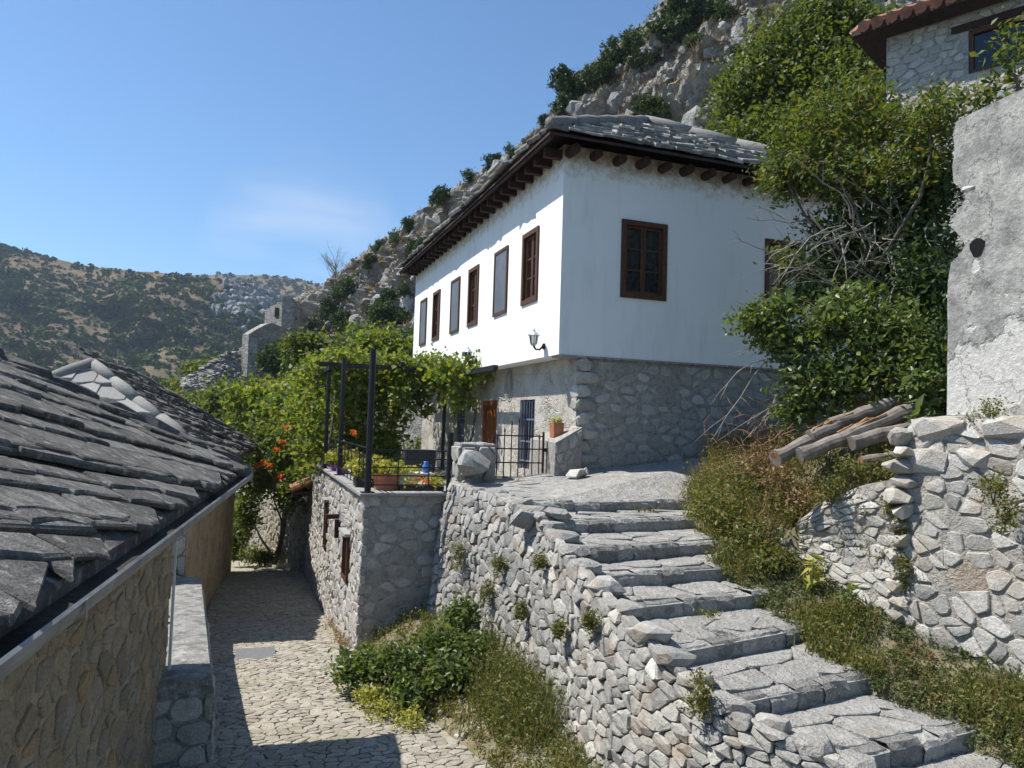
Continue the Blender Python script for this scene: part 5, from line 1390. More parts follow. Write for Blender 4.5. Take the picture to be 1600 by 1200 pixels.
pieces('end_stone', pw, cells(PU, PV, .27, .2, 4, .3), pmap, M['base_stone'], gap=.012, proud=.03, back=.02, seed=3, rough=.1)
smap, SU, SV = patch((pa.x, pa.y, -3.75), (pb.x, pb.y, -4.1), (pb.x, pb.y, -2.95), (pa.x, pa.y, -2.63), (1, 0, 0))
pieces('side_stone', pw, cells(SU, SV, .32, .2, 5, .4), smap, M['base_stone'], gap=.012, proud=.025, back=.02, seed=4, rough=.1, minpx=6)

# ================================================================== SECOND HOUSE BEHIND (hip roof with mortared ridges)
h2 = thing('middle_house', Vector((-7.5, 16, -4)), 'ochre house down the alley with a pale-ridged stone-slate hip roof', 'house')
FR, FL_ = Vector((-5.0, 12.6, -.9)), Vector((-7.16, 20.9, -.9))          # near and far eave corners on the alley
g1 = (FL_-FR); LG = g1.length; g1.normalize(); g2 = Vector((-g1.y, g1.x, 0)); HW = 2.63; P2 = .665
NL, BL = FR+g2*2*HW, FL_+g2*2*HW
A1, A2 = FR+g1*HW+g2*HW+Vector((0, 0, P2*HW)), FL_-g1*HW+g2*HW+Vector((0, 0, P2*HW))
V = [FR, FL_, BL, NL, A1, A2]; Vd = [v-Vector((0, 0, .09)) for v in V]
roof2 = obj('roof', V+Vd, [[0,1,5,4],[1,2,5],[2,3,4,5],[3,0,4],[6,10,11,7],[7,11,8],[8,11,10,9],[9,10,6],[0,6,7,1],[3,9,6,0]], M['slab'], h2)
n2 = (g2+Vector((0, 0, P2))).normalized(); TH2 = RAD(16)
row2 = (g1*math.cos(TH2)-n2*math.sin(TH2)).normalized(); up2_ = (n2*math.cos(TH2)+g1*math.sin(TH2)).normalized(); nm2 = row2.cross(up2_).normalized()
if nm2.z < 0: nm2 = -nm2
O2 = FR-row2*1.5-up2_*3.2
rm2 = lambda u, v, w: O2+row2*u+up2_*v+nm2*(w+.012)
def k2(u, v):
    q = rm2(u, v, 0)-FR; a, r = q.dot(g1), q.dot(g2); return r > -.03 and a > r-.02 and a < LG-r+.02 and r < HW
pieces('roof_slate', roof2, courses(13, 8, .17, .30, 23, None, [halfplane(rm2, lambda p: -(p-FR).dot(g2)-.04), halfplane(rm2, lambda p: (p-FR).dot(g2)-(p-FR).dot(g1)), halfplane(rm2, lambda p: (p-FR).dot(g2)+(p-FR).dot(g1)-LG)]), rm2, M['slab'], seed=51, limit=300, minpx=5, rest='small_slates', geo=slab_geo(.035, .12, .2))
nf = (g1+Vector((0, 0, P2))).normalized(); mfr = facet(NL, -g2, nf)
pieces('front_slab', roof2, courses(2*HW, math.hypot(HW, HW*P2), .42, .62, 25, None, [(-1, HW/math.hypot(HW, HW*P2), 0), (1, HW/math.hypot(HW, HW*P2), 2*HW)]), mfr, M['slab_pale'], seed=52, limit=120, minpx=5, rest='small_front_slabs', geo=slab_geo(.035, .1, .08))
uz = Vector((0, 0, .07))
rolls(roof2, A1+uz, FR+uz, 8, .115, M['ridge'], 4); rolls(roof2, A1+uz, NL+uz, 7, .115, M['ridge'], 5); rolls(roof2, A1+uz, A2+uz, 6, .10, M['slab'], 6); rolls(roof2, A2+uz, FL_+uz, 8, .10, M['slab'], 7)
a, b = FR+g2*.42+g1*.42, FL_+g2*.42-g1*.42
V = [Vector((p.x, p.y, z)) for p in (a, b, b+g2*4.2, a+g2*4.2) for z in (-4.8, -.95)]
obj('wall', V, [[0,2,3,1],[2,4,5,3],[4,6,7,5],[6,0,1,7]], M['ochre_wall'], h2)
# pale dressed wall end next to the parapet
mapq, QU, QV = patch((a-g1*.03).to_tuple()[:2]+(-3.0,), (a+g2*1.2-g1*.03).to_tuple()[:2]+(-3.0,), (a+g2*1.2-g1*.03).to_tuple()[:2]+(-1.0,), (a-g1*.03).to_tuple()[:2]+(-1.0,), (0, -1, 0))
pieces('corner_block', h2, cells(QU, QV, .42, .27, 9, .25), mapq, M['pale_stone'], gap=.012, proud=.02, back=.02, seed=6, rough=.03, minpx=6)

# ---- wall closing the alley, with the trumpet vine
ew = thing('alley_end_wall', P(425, 890, 21), 'sunlit beige rubble wall closing the far end of the alley', 'wall')
ea, eb = P(466, 893, 20.2), P(372, 893, 24.5)
wn_ = Vector(((eb-ea).y, -(eb-ea).x, 0)).normalized()
if wn_.x > 0: wn_ = -wn_
V = [Vector((p.x, p.y, z)) for p in (ea, eb) for z in (-5.4, P(425, 772, 22).z)]; V += [v-wn_*.5 for v in V]
ec_ = obj('core', V, [[0,2,3,1],[1,3,7,5],[4,5,7,6],[0,1,5,4],[2,6,7,3]], M['end_wall'], ew)
emap, EU, EV = patch((ea.x, ea.y, -4.9), (eb.x, eb.y, -4.9), (eb.x, eb.y, V[1].z), (ea.x, ea.y, V[1].z), wn_)
pieces('stone', ec_, cells(EU, EV, .22, .16, 91, .44), emap, M['cobble'], gap=.012, proud=.03, back=.02, seed=7, limit=250, minpx=4, rough=.15)
tv = thing('trumpet_vine', P(430, 760, 21), 'trumpet vine with red-orange flowers tumbling over the alley end wall', 'vine')
cl = [(P(440, 735, 20.3), (.75, .6, .7)), (P(420, 690, 21), (.9, .7, .8)), (P(405, 745, 20.8), (.7, .5, .7)), (P(450, 690, 20.5), (.7, .6, .7)), (P(385, 800, 21.3), (.35, .3, .9)), (P(372, 840, 22), (.25, .3, .7)), (P(455, 770, 19.8), (.45, .4, .5)), (P(475, 660, 20.5), (.8, .7, .9))]
leaves('leaves', np.concatenate([clump(c, r, 60, 16, .11, shell=.4) for c, r in cl]), .13, M['leaf_mid'], tv, aspect=.6)
mb = MB()
for i, (c, r) in enumerate(cl): mb.tube(branch_pts(P(430, 880, 21.2), Vector(c), .08, 5, i), [.05, .04, .03, .02, .01], 5, raw=True)
mb.build('stems', M['bark'], tv)
for px, py in ((441, 690), (470, 704), (448, 668), (467, 668), (402, 728), (412, 724), (432, 703), (395, 735), (455, 668), (552, 678), (437, 745), (420, 728)):
    c = P(px, py, 19.3 if px < 500 else 16.2); leaves('flower_cluster', clump(c, (.09, .08, .06), 7, 3, .025), .075, M['petal_red'] if px % 2 else M['petal_orange'], tv, aspect=.8)

# ---- manhole plate in the alley
mh = thing('manhole_cover', S(-4.43, .69, alley_z(.69)), 'flat grey metal manhole plate set into the alley cobbles', 'manhole cover')
mz = alley_z(.69)+.05
mb = MB(S); mb.box(-4.71, -4.15, .39, .99, mz-.05, mz); mb.build('plate', M['manhole'], mh)
mb = MB(S); mb.box(-4.45, -4.40, .46, .49, mz+.001, mz+.006); mb.build('lifting_lug', M['manhole'], mh)
mb = MB(S); mb.box(-4.69, -4.17, .41, .97, mz+.0005, mz+.003); mb.build('rim', M['manhole'], mh)

# ================================================================== RIGHT SIDE: slope, retaining wall, rendered wall, logs
CT = [(3.8, 6.0, -2.27), (3.3, 6.6, -2.07), (3.03, 7.38, -1.87), (2.85, 7.98, -1.68), (2.62, 8.4, -1.5), (2.48, 8.98, -1.33), (2.36, 9.72, -1.15), (2.75, 10.9, -.97), (3.75, 12.9, -.45), (4.4, 5.2, -2.4),
      (3.25, 8.0, -1.55), (3.1, 8.9, -.95), (3.3, 10.2, -.62), (3.9, 11.6, -.35), (4.6, 9.6, -.15), (5.0, 8.4, 0.0), (5.5, 10.5, .3), (6.6, 12.3, .5), (7.5, 9, .8), (9, 14, 2), (8, 20, 3), (12, 12, 3.2), (4.3, 8.2, -.35), (6, 7.5, .1), (5.2, 12.6, -.1), (7.0, 15.5, .8)]
def rz(x, y):
    sw = sz = 0
    for cx, cy, cz in CT:
        w = 1/(((x-cx)**2+(y-cy)**2)**1.5+.003); sw += w; sz += w*cz
    return sz/sw
SRE = [(5.0, 4.75), (6.0, 3.85), (6.6, 3.40), (7.38, 3.10), (7.98, 2.9), (8.4, 2.68), (8.98, 2.52), (9.72, 2.40), (10.9, 2.75), (12.9, 3.7), (14, 4.3), (26, 4.3)]
RWL = [(3.28, 8.55), (3.50, 8.05), (3.72, 7.55), (3.98, 7.1), (4.25, 6.65), (4.55, 6.15), (5.0, 5.4), (5.6, 4.4)]       # foot of the retaining wall
def slope_fn(u, v):
    y = 7.05+17*v**1.5
    x0 = max(interp(SRE, y), interp([(q[1], q[0]+.12) for q in RWL[::-1]], y) if y < 8.5 else 0); x = x0+(13-x0)*u**1.6
    return Vector((x, y, rz(x, y)-(.1 if u == 0 else 0)+.05*vnoise((x*2, y*2, 0), 2)))
sl_, _ = grid_obj('slope', slope_fn, 60, 70, M['earth']); sl_['kind'] = 'structure'
def verge_fn(u, v):                                   # weedy strip between the steps and the retaining wall
    y = 4.2+4.4*v; xa = interp(SRE, y)-.35; xb = interp([(q[1], q[0]+.1) for q in RWL[::-1]], y)
    za = interp([(4.2, -2.62), (5.2, -2.5), (6.0, -2.33), (6.6, -2.13), (7.38, -1.93), (7.98, -1.75), (8.4, -1.55), (8.98, -1.4)], y)
    return Vector((xa+(xb-xa)*u, y, za+.14*u-.10*(u == 0)+.03*vnoise((u*4, y*3, 0), 1)))
vg, _ = grid_obj('verge', verge_fn, 10, 40, M['earth']); vg['kind'] = 'structure'
rwf, RWLn = path_fn([(x, y, 0) for x, y in RWL])
ru = [0]
for a, b in zip(RWL, RWL[1:]): ru.append(ru[-1]+math.hypot(b[0]-a[0], b[1]-a[1]))
def rtop(u): return interp([(0, -1.0), (.45, -.72), (.9, -.52), (1.30, -.42), (1.34, .02), (1.42, .16), (1.5, .19), (9, .19)], u)
def rbot(u): return interp([(0, -1.5), (.6, -1.75), (1.1, -1.95), (2.0, -2.2), (3.2, -2.5), (9, -2.8)], u)
def rmap(u, v, w):
    p, t = rwf(u); nr = Vector((t.y, -t.x, 0))
    if nr.x > 0: nr = -nr
    k = v/2.2; z0, z1 = rbot(u), rtop(u)
    q = p+nr*(w+.12*(1-k)-.05+.05*vnoise((u*1.7, v*1.9, 1), 3)); q.z = z0+(z1-z0)*k
    return q
rw = thing('rubble_retaining_wall', (4.2, 6.8, -2.1), 'whitish rubble retaining wall with patchy mortar along the right of the stairs', 'wall')
nu = 50
V = [rmap(RWLn*i/nu, 2.2*j/8, .0) for j in range(9) for i in range(nu+1)]+[rmap(RWLn*i/nu, 2.2, -.5) for i in range(nu+1)]
obj('mortar_core', V, [[j*(nu+1)+i, j*(nu+1)+i+1, (j+1)*(nu+1)+i+1, (j+1)*(nu+1)+i] for j in range(9) for i in range(nu)], M['pale_mortar'], rw)
pieces('stone', rw, [p for p in cells(RWLn, 2.2, .19, .14, 131, .5) if random.Random(int(p[0][0]*997+p[0][1]*131)).random() > .07 and not (1.22 < sum(q[0] for q in p)/len(p) < 1.42 and sum(q[1] for q in p)/len(p) > .5)], rmap, M['pale_stone'], gap=.012, proud=.018, back=.05, seed=18, limit=300, minpx=8, rough=.14, mats=[M['pale_stone'], M['pale_stone'], M['pale_stone'], M['limestone']])
for i in range(13):
    p, t_ = rwf(1.33+.05*(i % 2)); rr = random.Random(i+60); q = Vector((p.x+.02, p.y, -1.75+i*.145))
    me = hull_rock(1300+i, 30, rr.uniform(.2, .34), rr.uniform(.28, .42), rr.uniform(.13, .19), M['pale_stone'] if i % 3 else M['limestone'], 'end_stone', 4.5); o = link('end_stone', me, rw)
    o.matrix_basis = Matrix.Translation(q) @ Matrix.Rotation(math.atan2(t_.y, t_.x)+rr.uniform(-.3, .3), 4, 'Z')
# dressed blocks on its shoulder
for i, (u0, u1, za, zb) in enumerate(((1.38, 1.98, -.06, .20), (2.0, 2.55, -.02, .21), (2.58, 3.3, -.05, .2), (1.36, 1.80, -.36, -.08), (1.84, 2.2, -.30, -.08))):
    p, t_ = rwf((u0+u1)/2); nr = Vector((t_.y, -t_.x, 0)); nr = -nr if nr.x > 0 else nr
    me = hull_rock(1200+i, 70, (u1-u0)*1.02, .5, (zb-za)*1.04, M['pale_stone'], 'shoulder_block', 7.0); o = link('shoulder_block', me, rw)
    q = p-nr*.20; q.z = (za+zb)/2
    o.matrix_basis = Matrix.Translation(q) @ Matrix.Rotation(math.atan2(t_.y, t_.x), 4, 'Z') @ Matrix.Rotation(.02*(i-2), 4, 'Y')
# tall rendered wall behind it, its free end crumbled
pwl = thing('rendered_wall', (4.6, 6.8, .2), 'tall old wall of grey render peeling to white, with a crumbled left end and a dark hole', 'wall')
ra = P(1479, 640, 7.35); rb = ra+Vector((.40, -.92, 0))*3.4; th = Vector((.92, .40, 0)).normalized()*.5
prof = [(640, 1479), (600, 1480), (560, 1480), (520, 1481), (480, 1480), (440, 1481), (410, 1486), (398, 1500), (384, 1508), (370, 1502), (355, 1486), (340, 1492), (325, 1496), (318, 1510), (300, 1506), (285, 1490), (260, 1488), (235, 1492), (210, 1489), (190, 1494)]
ln = (rb-ra).normalized()
def onwall(px, py):
    r = ray(px, py); nn = Vector((ln.y, -ln.x, 0)); return r*(ra.dot(nn)/r.dot(nn))
edge = [onwall(x, y) for y, x in prof]; edge[0].z = .12
top_far = edge[-1].copy()
topl = [top_far+ln*s+Vector((0, 0, .10*s+.02*vnoise((s*5, 0, 0), 1))) for s in (.3, .6, 1, 1.5, 2.2, 3.2)]
out = edge+topl+[Vector((topl[-1].x, topl[-1].y, .1))]
n = len(out); V = out+[p+th for p in out]
pwb = obj('wall_body', V, [list(range(n))[::-1], list(range(n, 2*n))]+[[i, (i+1) % n, n+(i+1) % n, n+i] for i in range(n)], M['render'], pwl)
hc = onwall(1527, 387); nn = Vector((ln.y, -ln.x, 0)); nn = -nn if nn.x > 0 else nn
V = [hc+ln*.075*math.cos(q)*(1+.2*math.sin(3*q))+Vector((0, 0, .095*math.sin(q)))+nn*k for k in (.004, -.02) for q in [2*PI*i/12 for i in range(12)]]
obj('hole_shade_disc', V, [list(range(12))]+[[i, (i+1) % 12, 12+(i+1) % 12, 12+i] for i in range(12)], M['hole'], pwl)  # flush disc, no recess: the hole's shade is put into its black
for i in range(26):                                   # rough stones showing along the broken end
    p = edge[i % (len(edge)-1)].lerp(edge[i % (len(edge)-1)+1], (i*.37) % 1); rr = random.Random(i+800)
    me = hull_rock(800+i, 18, rr.uniform(.12, .24), rr.uniform(.14, .3), rr.uniform(.10, .17), M['pale_stone'], 'end_stone'); o = link('end_stone', me, pwl)
    o.matrix_basis = Matrix.Translation(p+th*rr.uniform(.15, .9)+ln*.05) @ Matrix.Rotation(rr.uniform(-.4, .4), 4, 'Z')
# logs
def log(a, b, r, label, seed, m='log', split=False):
    a, b = Vector(a), Vector(b); t = thing('log', (a+b)/2, label, 'log', 'logs piled beside the stairs')
    rr = random.Random(seed); k = 9; pts = [a.lerp(b, i/(k-1))+Vector((rr.uniform(-.008, .008), 0, rr.uniform(-.008, .008))) for i in range(k)]
    mb = MB(); mb.tube(pts, [r*rr.uniform(.92, 1.06) for _ in pts], 12, raw=True)
    mb.V = [v+Vector((vnoise(v*9, seed), vnoise(v*8, seed+1), vnoise(v*9, seed+2)))*r*.09 for v in mb.V]
    mb.build('trunk', M[m], t)
    d_ = (b-a).normalized()
    mb = MB(); mb.tube([a-d_*.004, a-d_*.001], [r*.86, r*.9], 12, raw=True); mb.build('cut_end', M['log_heart'] if seed % 2 else M['log'], t)
    if split:
        rr = random.Random(seed+9); up_ = Vector((0, 0, 1))
        mb = MB(); c = a.lerp(b, split)
        for i in range(16):
            o_ = d_.cross(up_)*rr.uniform(-.6, .6)*r; p = c+d_*rr.uniform(-.18, .18)+up_*r*rr.uniform(.7, 1.0)+o_
            mb.bar(p, p+d_*rr.uniform(.12, .3)+up_*rr.uniform(-.01, .03), rr.uniform(.012, .028), .012, raw=True)
        mb.build('splinters', M['log_heart'], t)
LG = [((1212, 716, 8.25), (1300, 672, 8.55), .085, 'short grey log end poking out lowest on the left of the pile', .0), ((1250, 712, 8.15), (1425, 640, 8.35), .085, 'split grey log with orange heartwood lying across the middle of the pile', .45),
      ((1298, 664, 8.45), (1428, 616, 8.6), .075, 'straight grey log lying on top of the pile', 0), ((1330, 692, 8.1), (1440, 664, 8.3), .08, 'grey log under the split one, its left end in the weeds', 0),
      ((1345, 722, 7.95), (1440, 706, 8.1), .055, 'thin pale pole lowest in front of the log pile', 0), ((1264, 684, 8.4), (1310, 664, 8.45), .085, 'broken splintered log stump between the lowest and topmost logs', .5),
      ((1385, 690, 8.25), (1440, 682, 8.3), .06, 'reddish short log wedged under the pile by the wall', 0), ((1330, 634, 8.9), (1420, 622, 9.0), .07, 'frayed brown log half hidden behind the topmost one', .3)]
for i, (a, b, r, lab, sp_) in enumerate(LG): log(P(*a), P(*b), r, lab, i+1, 'log_heart' if 'reddish' in lab or 'frayed' in lab else 'log', sp_)

# ================================================================== STONE HOUSE ABOVE, TOP RIGHT
uh = thing('upper_stone_house', P(1450, 130, 12), 'stone house with red tiled eave at the top right above the tree', 'house')
K = P(1385, 100, 13.0); K.z = 0; kd = Vector((.72, -.69, 0)).normalized(); kn = Vector((-.69, -.72, 0)).normalized()
UZ0, UZ1 = 3.2, P(1383, 60, 13).z
def uf(u, z, w): return Vector((K.x, K.y, z))+kd*u-kn*w
def uon(px, py):
    r = ray(px, py); p = r*(K.dot(kn)/r.dot(kn)); return (p-K).dot(kd), p.z
wu0, wz1 = uon(1513, 48); wz0 = uon(1513, 116)[1]; wu1 = wu0+1.05
mb = MB(); holed(mb, 0, 5.5, UZ0, UZ1, [(wu0, wu1, wz0, wz1)], uf, .2)
mb.add([uf(0, UZ0, 0), uf(0, UZ0, 5), uf(0, UZ1, 5), uf(0, UZ1, 0)], [[0,1,2,3]]); uw = mb.build('wall', M['far_house'], uh)
umap = lambda u, v, w: uf(u, UZ0+.6+v, -w)
pieces('stone', uw, [p for p in cells(3.4, UZ1-UZ0-.62, .20, .13, 141, .42) if not (wu0-.12 < sum(q[0] for q in p)/len(p) < wu1+.12 and wz0-.1 < UZ0+.6+sum(q[1] for q in p)/len(p) < wz1+.1)], umap, M['pale_stone'], gap=.014, proud=.02, back=.03, seed=19, limit=260, minpx=7, rough=.1)
def ubox(mb, u0, u1, z0, z1, w0, w1):
    V = [uf(u, z, w) for w in (w0, w1) for (u, z) in ((u0, z0), (u1, z0), (u1, z1), (u0, z1))]; mb.add(V, [[0,1,2,3],[4,7,6,5],[0,4,5,1],[1,5,6,2],[2,6,7,3],[3,7,4,0]])
mb = MB(); ubox(mb, wu0, wu0+.07, wz0, wz1, .02, .12); ubox(mb, wu1-.07, wu1, wz0, wz1, .02, .12); ubox(mb, wu0+.07, wu1-.07, wz0, wz0+.07, .02, .12); ubox(mb, wu0+.07, wu1-.07, wz1-.07, wz1, .02, .12); ubox(mb, (wu0+wu1)/2-.03, (wu0+wu1)/2+.03, wz0+.07, wz1-.07, .04, .1); fr = mb.build('window', M['wood'], uh)
mb = MB(); ubox(mb, wu0+.07, wu1-.07, wz0+.07, wz1-.07, .07, .075); mb.build('pane', M['glass'], fr)
mb = MB(); ubox(mb, wu0, wu1, wz0, wz1, .3, .32); mb.build('room_shade_panel', M['hole'], fr)
mb = MB(); ubox(mb, wu0-.25, wu1+.3, wz1+.004, wz1+.13, -.03, .15); mb.build('lintel', M['rafter'], fr)
ov = .45
r0 = [uf(-ov, UZ1, -ov), uf(5.5, UZ1, -ov), uf(5.5, UZ1+1.6, 2.6), uf(2.2, UZ1+1.6, 2.6), uf(-ov, UZ1, 5)]
V = r0+[p+Vector((0, 0, .09)) for p in r0]
ur = obj('roof', V, [[0,1,2,3],[0,3,4],[5,8,7,6],[5,9,8],[0,5,6,1],[4,9,5,0]], M['rafter'], uh)
for i in range(18):
    a = uf(-ov+.22+i*.23, UZ1+.10, -ov-.05); b = a+(uf(0, UZ1+1.6, 2.6)-uf(0, UZ1, -ov))*min(1, (.22+i*.23)/2.7)*.97
    mb = MB(); mb.tube([a, b], [.10, .10], 8, raw=True); mb.build('roof_tile_row', M['tile'], ur)
for i in range(16):
    a = uf(-ov-.05, UZ1+.10, -ov+.2+i*.23); b = a+(uf(2.2, UZ1+1.6, 2.6)-uf(-ov, UZ1, 2.6))*min(1, (.2+i*.23)/3.1)*.97
    mb = MB(); mb.tube([a, b], [.10, .10], 8, raw=True); mb.build('roof_tile_row', M['tile'], ur)

# ================================================================== TREES, BUSHES, WEEDS
# big dark shrub tree between the house and the rendered wall
def tr(name, specs, label, cat, lm, base, **kw):
    return tree(name, base, [(P(px, py, d), r) for px, py, d, r in specs], label, cat, lm, **kw)
tr('elder_tree', [(1260, 215, 10.6, (.7, .7, .5)), (1330, 165, 10.6, (.75, .7, .5)), (1400, 200, 10.2, (.7, .7, .55)), (1300, 265, 10.4, (.75, .7, .45)), (1380, 275, 10.0, (.75, .7, .5)), (1230, 280, 10.6, (.45, .5, .35)), (1455, 190, 9.4, (.55, .5, .5)), (1440, 260, 9.6, (.5, .5, .5)), (1225, 400, 10.3, (.18, .2, .12)), (1215, 262, 10.6, (.3, .4, .25))],
   'tall tree with yellow-green and rusty leaves leaning over the roof corner', 'tree', 'leaf_yellow', P(1370, 620, 9.9), leaf=.088, twigs=95, per=18, sig=.095, trunk=.07, aspect=.42, shell=.3)
tr('dark_thicket', [(1330, 370, 10.4, (.85, .6, .75)), (1410, 350, 10.0, (.7, .6, .8)), (1440, 450, 9.4, (.55, .5, .75)), (1360, 470, 10.0, (.8, .6, .6)), (1290, 440, 10.3, (.5, .5, .55)), (1460, 560, 8.8, (.35, .4, .7)), (1450, 300, 9.8, (.45, .5, .5)), (1430, 400, 10.8, (.8, .5, .8)), (1470, 500, 9.7, (.45, .4, .7)), (1462, 610, 9.1, (.35, .3, .5)), (1400, 420, 10.8, (.8, .5, .8)), (1330, 420, 10.8, (.7, .5, .7))],
   'dense dark thicket with tangled twigs below the yellow-green tree', 'thicket', 'leaf_dark', P(1400, 640, 9.6), leaf=.085, twigs=120, per=18, sig=.13, trunk=.05, shell=.15)
tr('leafy_bush', [(1225, 530, 9.3, (.55, .5, .32)), (1300, 510, 9.2, (.6, .5, .4)), (1380, 515, 8.9, (.6, .5, .4)), (1440, 545, 8.5, (.32, .4, .42)), (1260, 590, 9.1, (.45, .45, .35)), (1340, 580, 8.9, (.6, .45, .4)), (1410, 590, 8.6, (.4, .4, .4)), (1190, 505, 9.4, (.32, .35, .22)), (1300, 625, 9.0, (.45, .4, .25)), (1165, 500, 9.3, (.2, .2, .12)), (1215, 480, 9.2, (.25, .25, .15)), (1445, 600, 8.3, (.2, .25, .25)), (1330, 470, 9.2, (.3, .3, .2)), (1240, 640, 9.2, (.3, .3, .2))],
   'fresh green broad-leaved bush hanging over the log pile', 'bush', 'leaf_bush', P(1340, 668, 9.2), leaf=.088, twigs=110, per=16, sig=.09, trunk=.03, aspect=.5, shell=.3)
tr('background_tree', [(1180, 150, 19, (1.3, 1.2, 1.2)), (1250, 90, 19, (1.5, 1.3, 1.3)), (1310, 60, 19, (1.2, 1.2, 1.2)), (1220, 220, 18, (1.5, 1.2, 1.0)), (1150, 230, 19, (1.0, 1.0, .8)), (1320, 150, 18, (1.4, 1.2, 1.3)), (1370, 80, 18.5, (.9, 1, 1.0)), (1285, 25, 19, (.6, .8, .6))],
   'large green tree behind the house against the crag', 'tree', 'leaf_mid', P(1260, 600, 19), leaf=.14, twigs=150, per=16, sig=.2, trunk=.18, shell=.4)
tr('overhanging_branch', [(1560, 150, 8.6, (.45, .4, .2)), (1590, 110, 8.4, (.35, .4, .35)), (1500, 165, 8.9, (.4, .4, .18)), (1590, 60, 8.3, (.25, .3, .3))], 'blurred leafy branches in front of the upper stone house wall', 'branch', 'leaf_yellow', P(1620, 180, 8.2), leaf=.09, twigs=40, per=10, sig=.08, trunk=.03)
# bare twigs sticking out of the thicket towards the white wall
rng = random.Random(12)
def twigs(name, label, specs, m, r=.010, cat='twigs', sub=3):
    o0 = P(*specs[0][0]); t = thing(name, o0, label, cat); mb = MB()
    for i, (a, b) in enumerate(specs):
        pts = branch_pts(P(*a), P(*b), .09, 6, i+70); mb.tube(pts, [r, r*.9, r*.75, r*.6, r*.45, r*.2], 5, raw=True)
        for k in range(sub):
            c = pts[rng.randrange(1, 5)]; e = c+(P(*b)-P(*a))*rng.uniform(.15, .35)+Vector((rng.gauss(0, .1), rng.gauss(0, .1), rng.gauss(0, .13)))
            mb.tube([c, c.lerp(e, .5)+Vector((0, 0, .02)), e], [r*.5, r*.35, r*.12], 4, raw=True)
    mb.build('stems', M[m], t); return t
sp = []
for i in range(80):
    a = (rng.uniform(1310, 1460), rng.uniform(330, 520), rng.uniform(9.6, 10.2)); q = rng.uniform(0, 6.28)
    sp.append((a, (a[0]+rng.uniform(-120, 40)*1.0, a[1]+rng.uniform(-110, 130), a[2]-rng.uniform(.1, .5))))
sp += [((1290, 480, 10), (1140, 560, 9.8)), ((1260, 420, 10), (1150, 440, 9.9)), ((1280, 400, 10), (1175, 320, 10)), ((1270, 350, 10), (1165, 340, 10)), ((1270, 500, 10), (1150, 470, 9.9)), ((1300, 380, 10), (1190, 420, 9.8)), ((1240, 400, 10), (1150, 370, 9.9))]
twigs('bare_twigs', 'tangle of bare grey twigs spreading from the thicket towards the white wall', sp, 'twig', .011)
twigs('hanging_dead_branch', 'pale dead branches drooping past the lower corner of the white wall', [((1235, 545, 9.6), (1160, 690, 9.3)), ((1230, 560, 9.6), (1125, 625, 9.4)), ((1220, 580, 9.6), (1190, 670, 9.3)), ((1200, 560, 9.6), (1110, 690, 9.4)), ((1245, 600, 9.5), (1120, 690, 9.2))], 'twig', .009)
# dry brush heap above the stairs
t = thing('dry_brush', P(1190, 690, 9.6), 'heap of reddish dry brushwood below the dead branches', 'brushwood')
mb = MB()
for i in range(170):
    a = P(rng.gauss(1195, 38), rng.gauss(700, 30), 9.5+rng.gauss(0, .3)); b = a+Vector((rng.gauss(0, .2), rng.gauss(0, .15), abs(rng.gauss(.12, .14))))
    mb.tube([a, a.lerp(b, .5)+Vector((rng.gauss(0, .03), 0, .03)), b], [.006, .004, .002], 3, raw=True)
mb.build('twigs', M['dry_twig'], t)['kind'] = 'stuff'

# ---- weeds on the slope right of the stairs
def scatter_surface(fn, n, test):
    out = []
    while len(out) < n:
        p = fn(rng.random(), rng.random())
        if test(p): out.append(p)
    return out
def slope_test(p): x, y = PX(p); return 1040 < x < 1500 and 600 < y < 940 and p.y < 12.5
base = scatter_surface(slope_fn, 620, slope_test)
def weedy(name, ps, label, cat, m, h, leaf, per, kind=None, parent=None, bl=0, bm='leaf_weed'):
    pp = []
    for p in ps:
        k = h*rng.uniform(.5, 1.3); c = np.array([p.x, p.y, p.z]); n = per
        q = np.repeat(c[None], n, 0)+RNG.normal(size=(n, 3))*np.array([h*.28, h*.28, 0]); q[:, 2] = c[2]+RNG.random(n)*k; pp.append(q)
    if parent is None:
        t = thing(name, ps[0], label, cat) if kind is None else None
    else: t = parent
    o = leaves('leaves' if t else name, np.concatenate(pp), leaf, M[m], t, aspect=.4, up=.2)
    if kind: tag(o, label, cat, kind=kind)
    if bl:
        b0 = np.repeat(np.array([list(p) for p in ps]), bl, 0)+RNG.normal(size=(len(ps)*bl, 3))*np.array([h*.25, h*.25, 0])
        o2 = blades('stalks' if t else name+'_stalks', b0, h*1.25, .012, M[bm], t, .3)
        if kind: tag(o2, 'thin upright stalks among the '+label, 'weeds', kind=kind)
    return o
def near(px, py, rx, ry):
    return lambda p: ((PX(p)[0]-px)/rx)**2+((PX(p)[1]-py)/ry)**2 < 1
weedy('slope_weeds', base, 'yellow-green weeds covering the slope right of the upper steps', 'weeds', 'leaf_weed', .34, .05, 34, 'stuff', bl=7)
b2_ = scatter_surface(slope_fn, 110, near(1180, 770, 90, 70)); weedy('dry_weeds', b2_, 'reddish dry weeds on the mound above the fifth step', 'weeds', 'leaf_dry', .36, .045, 26, 'stuff', bl=9, bm='leaf_dry')
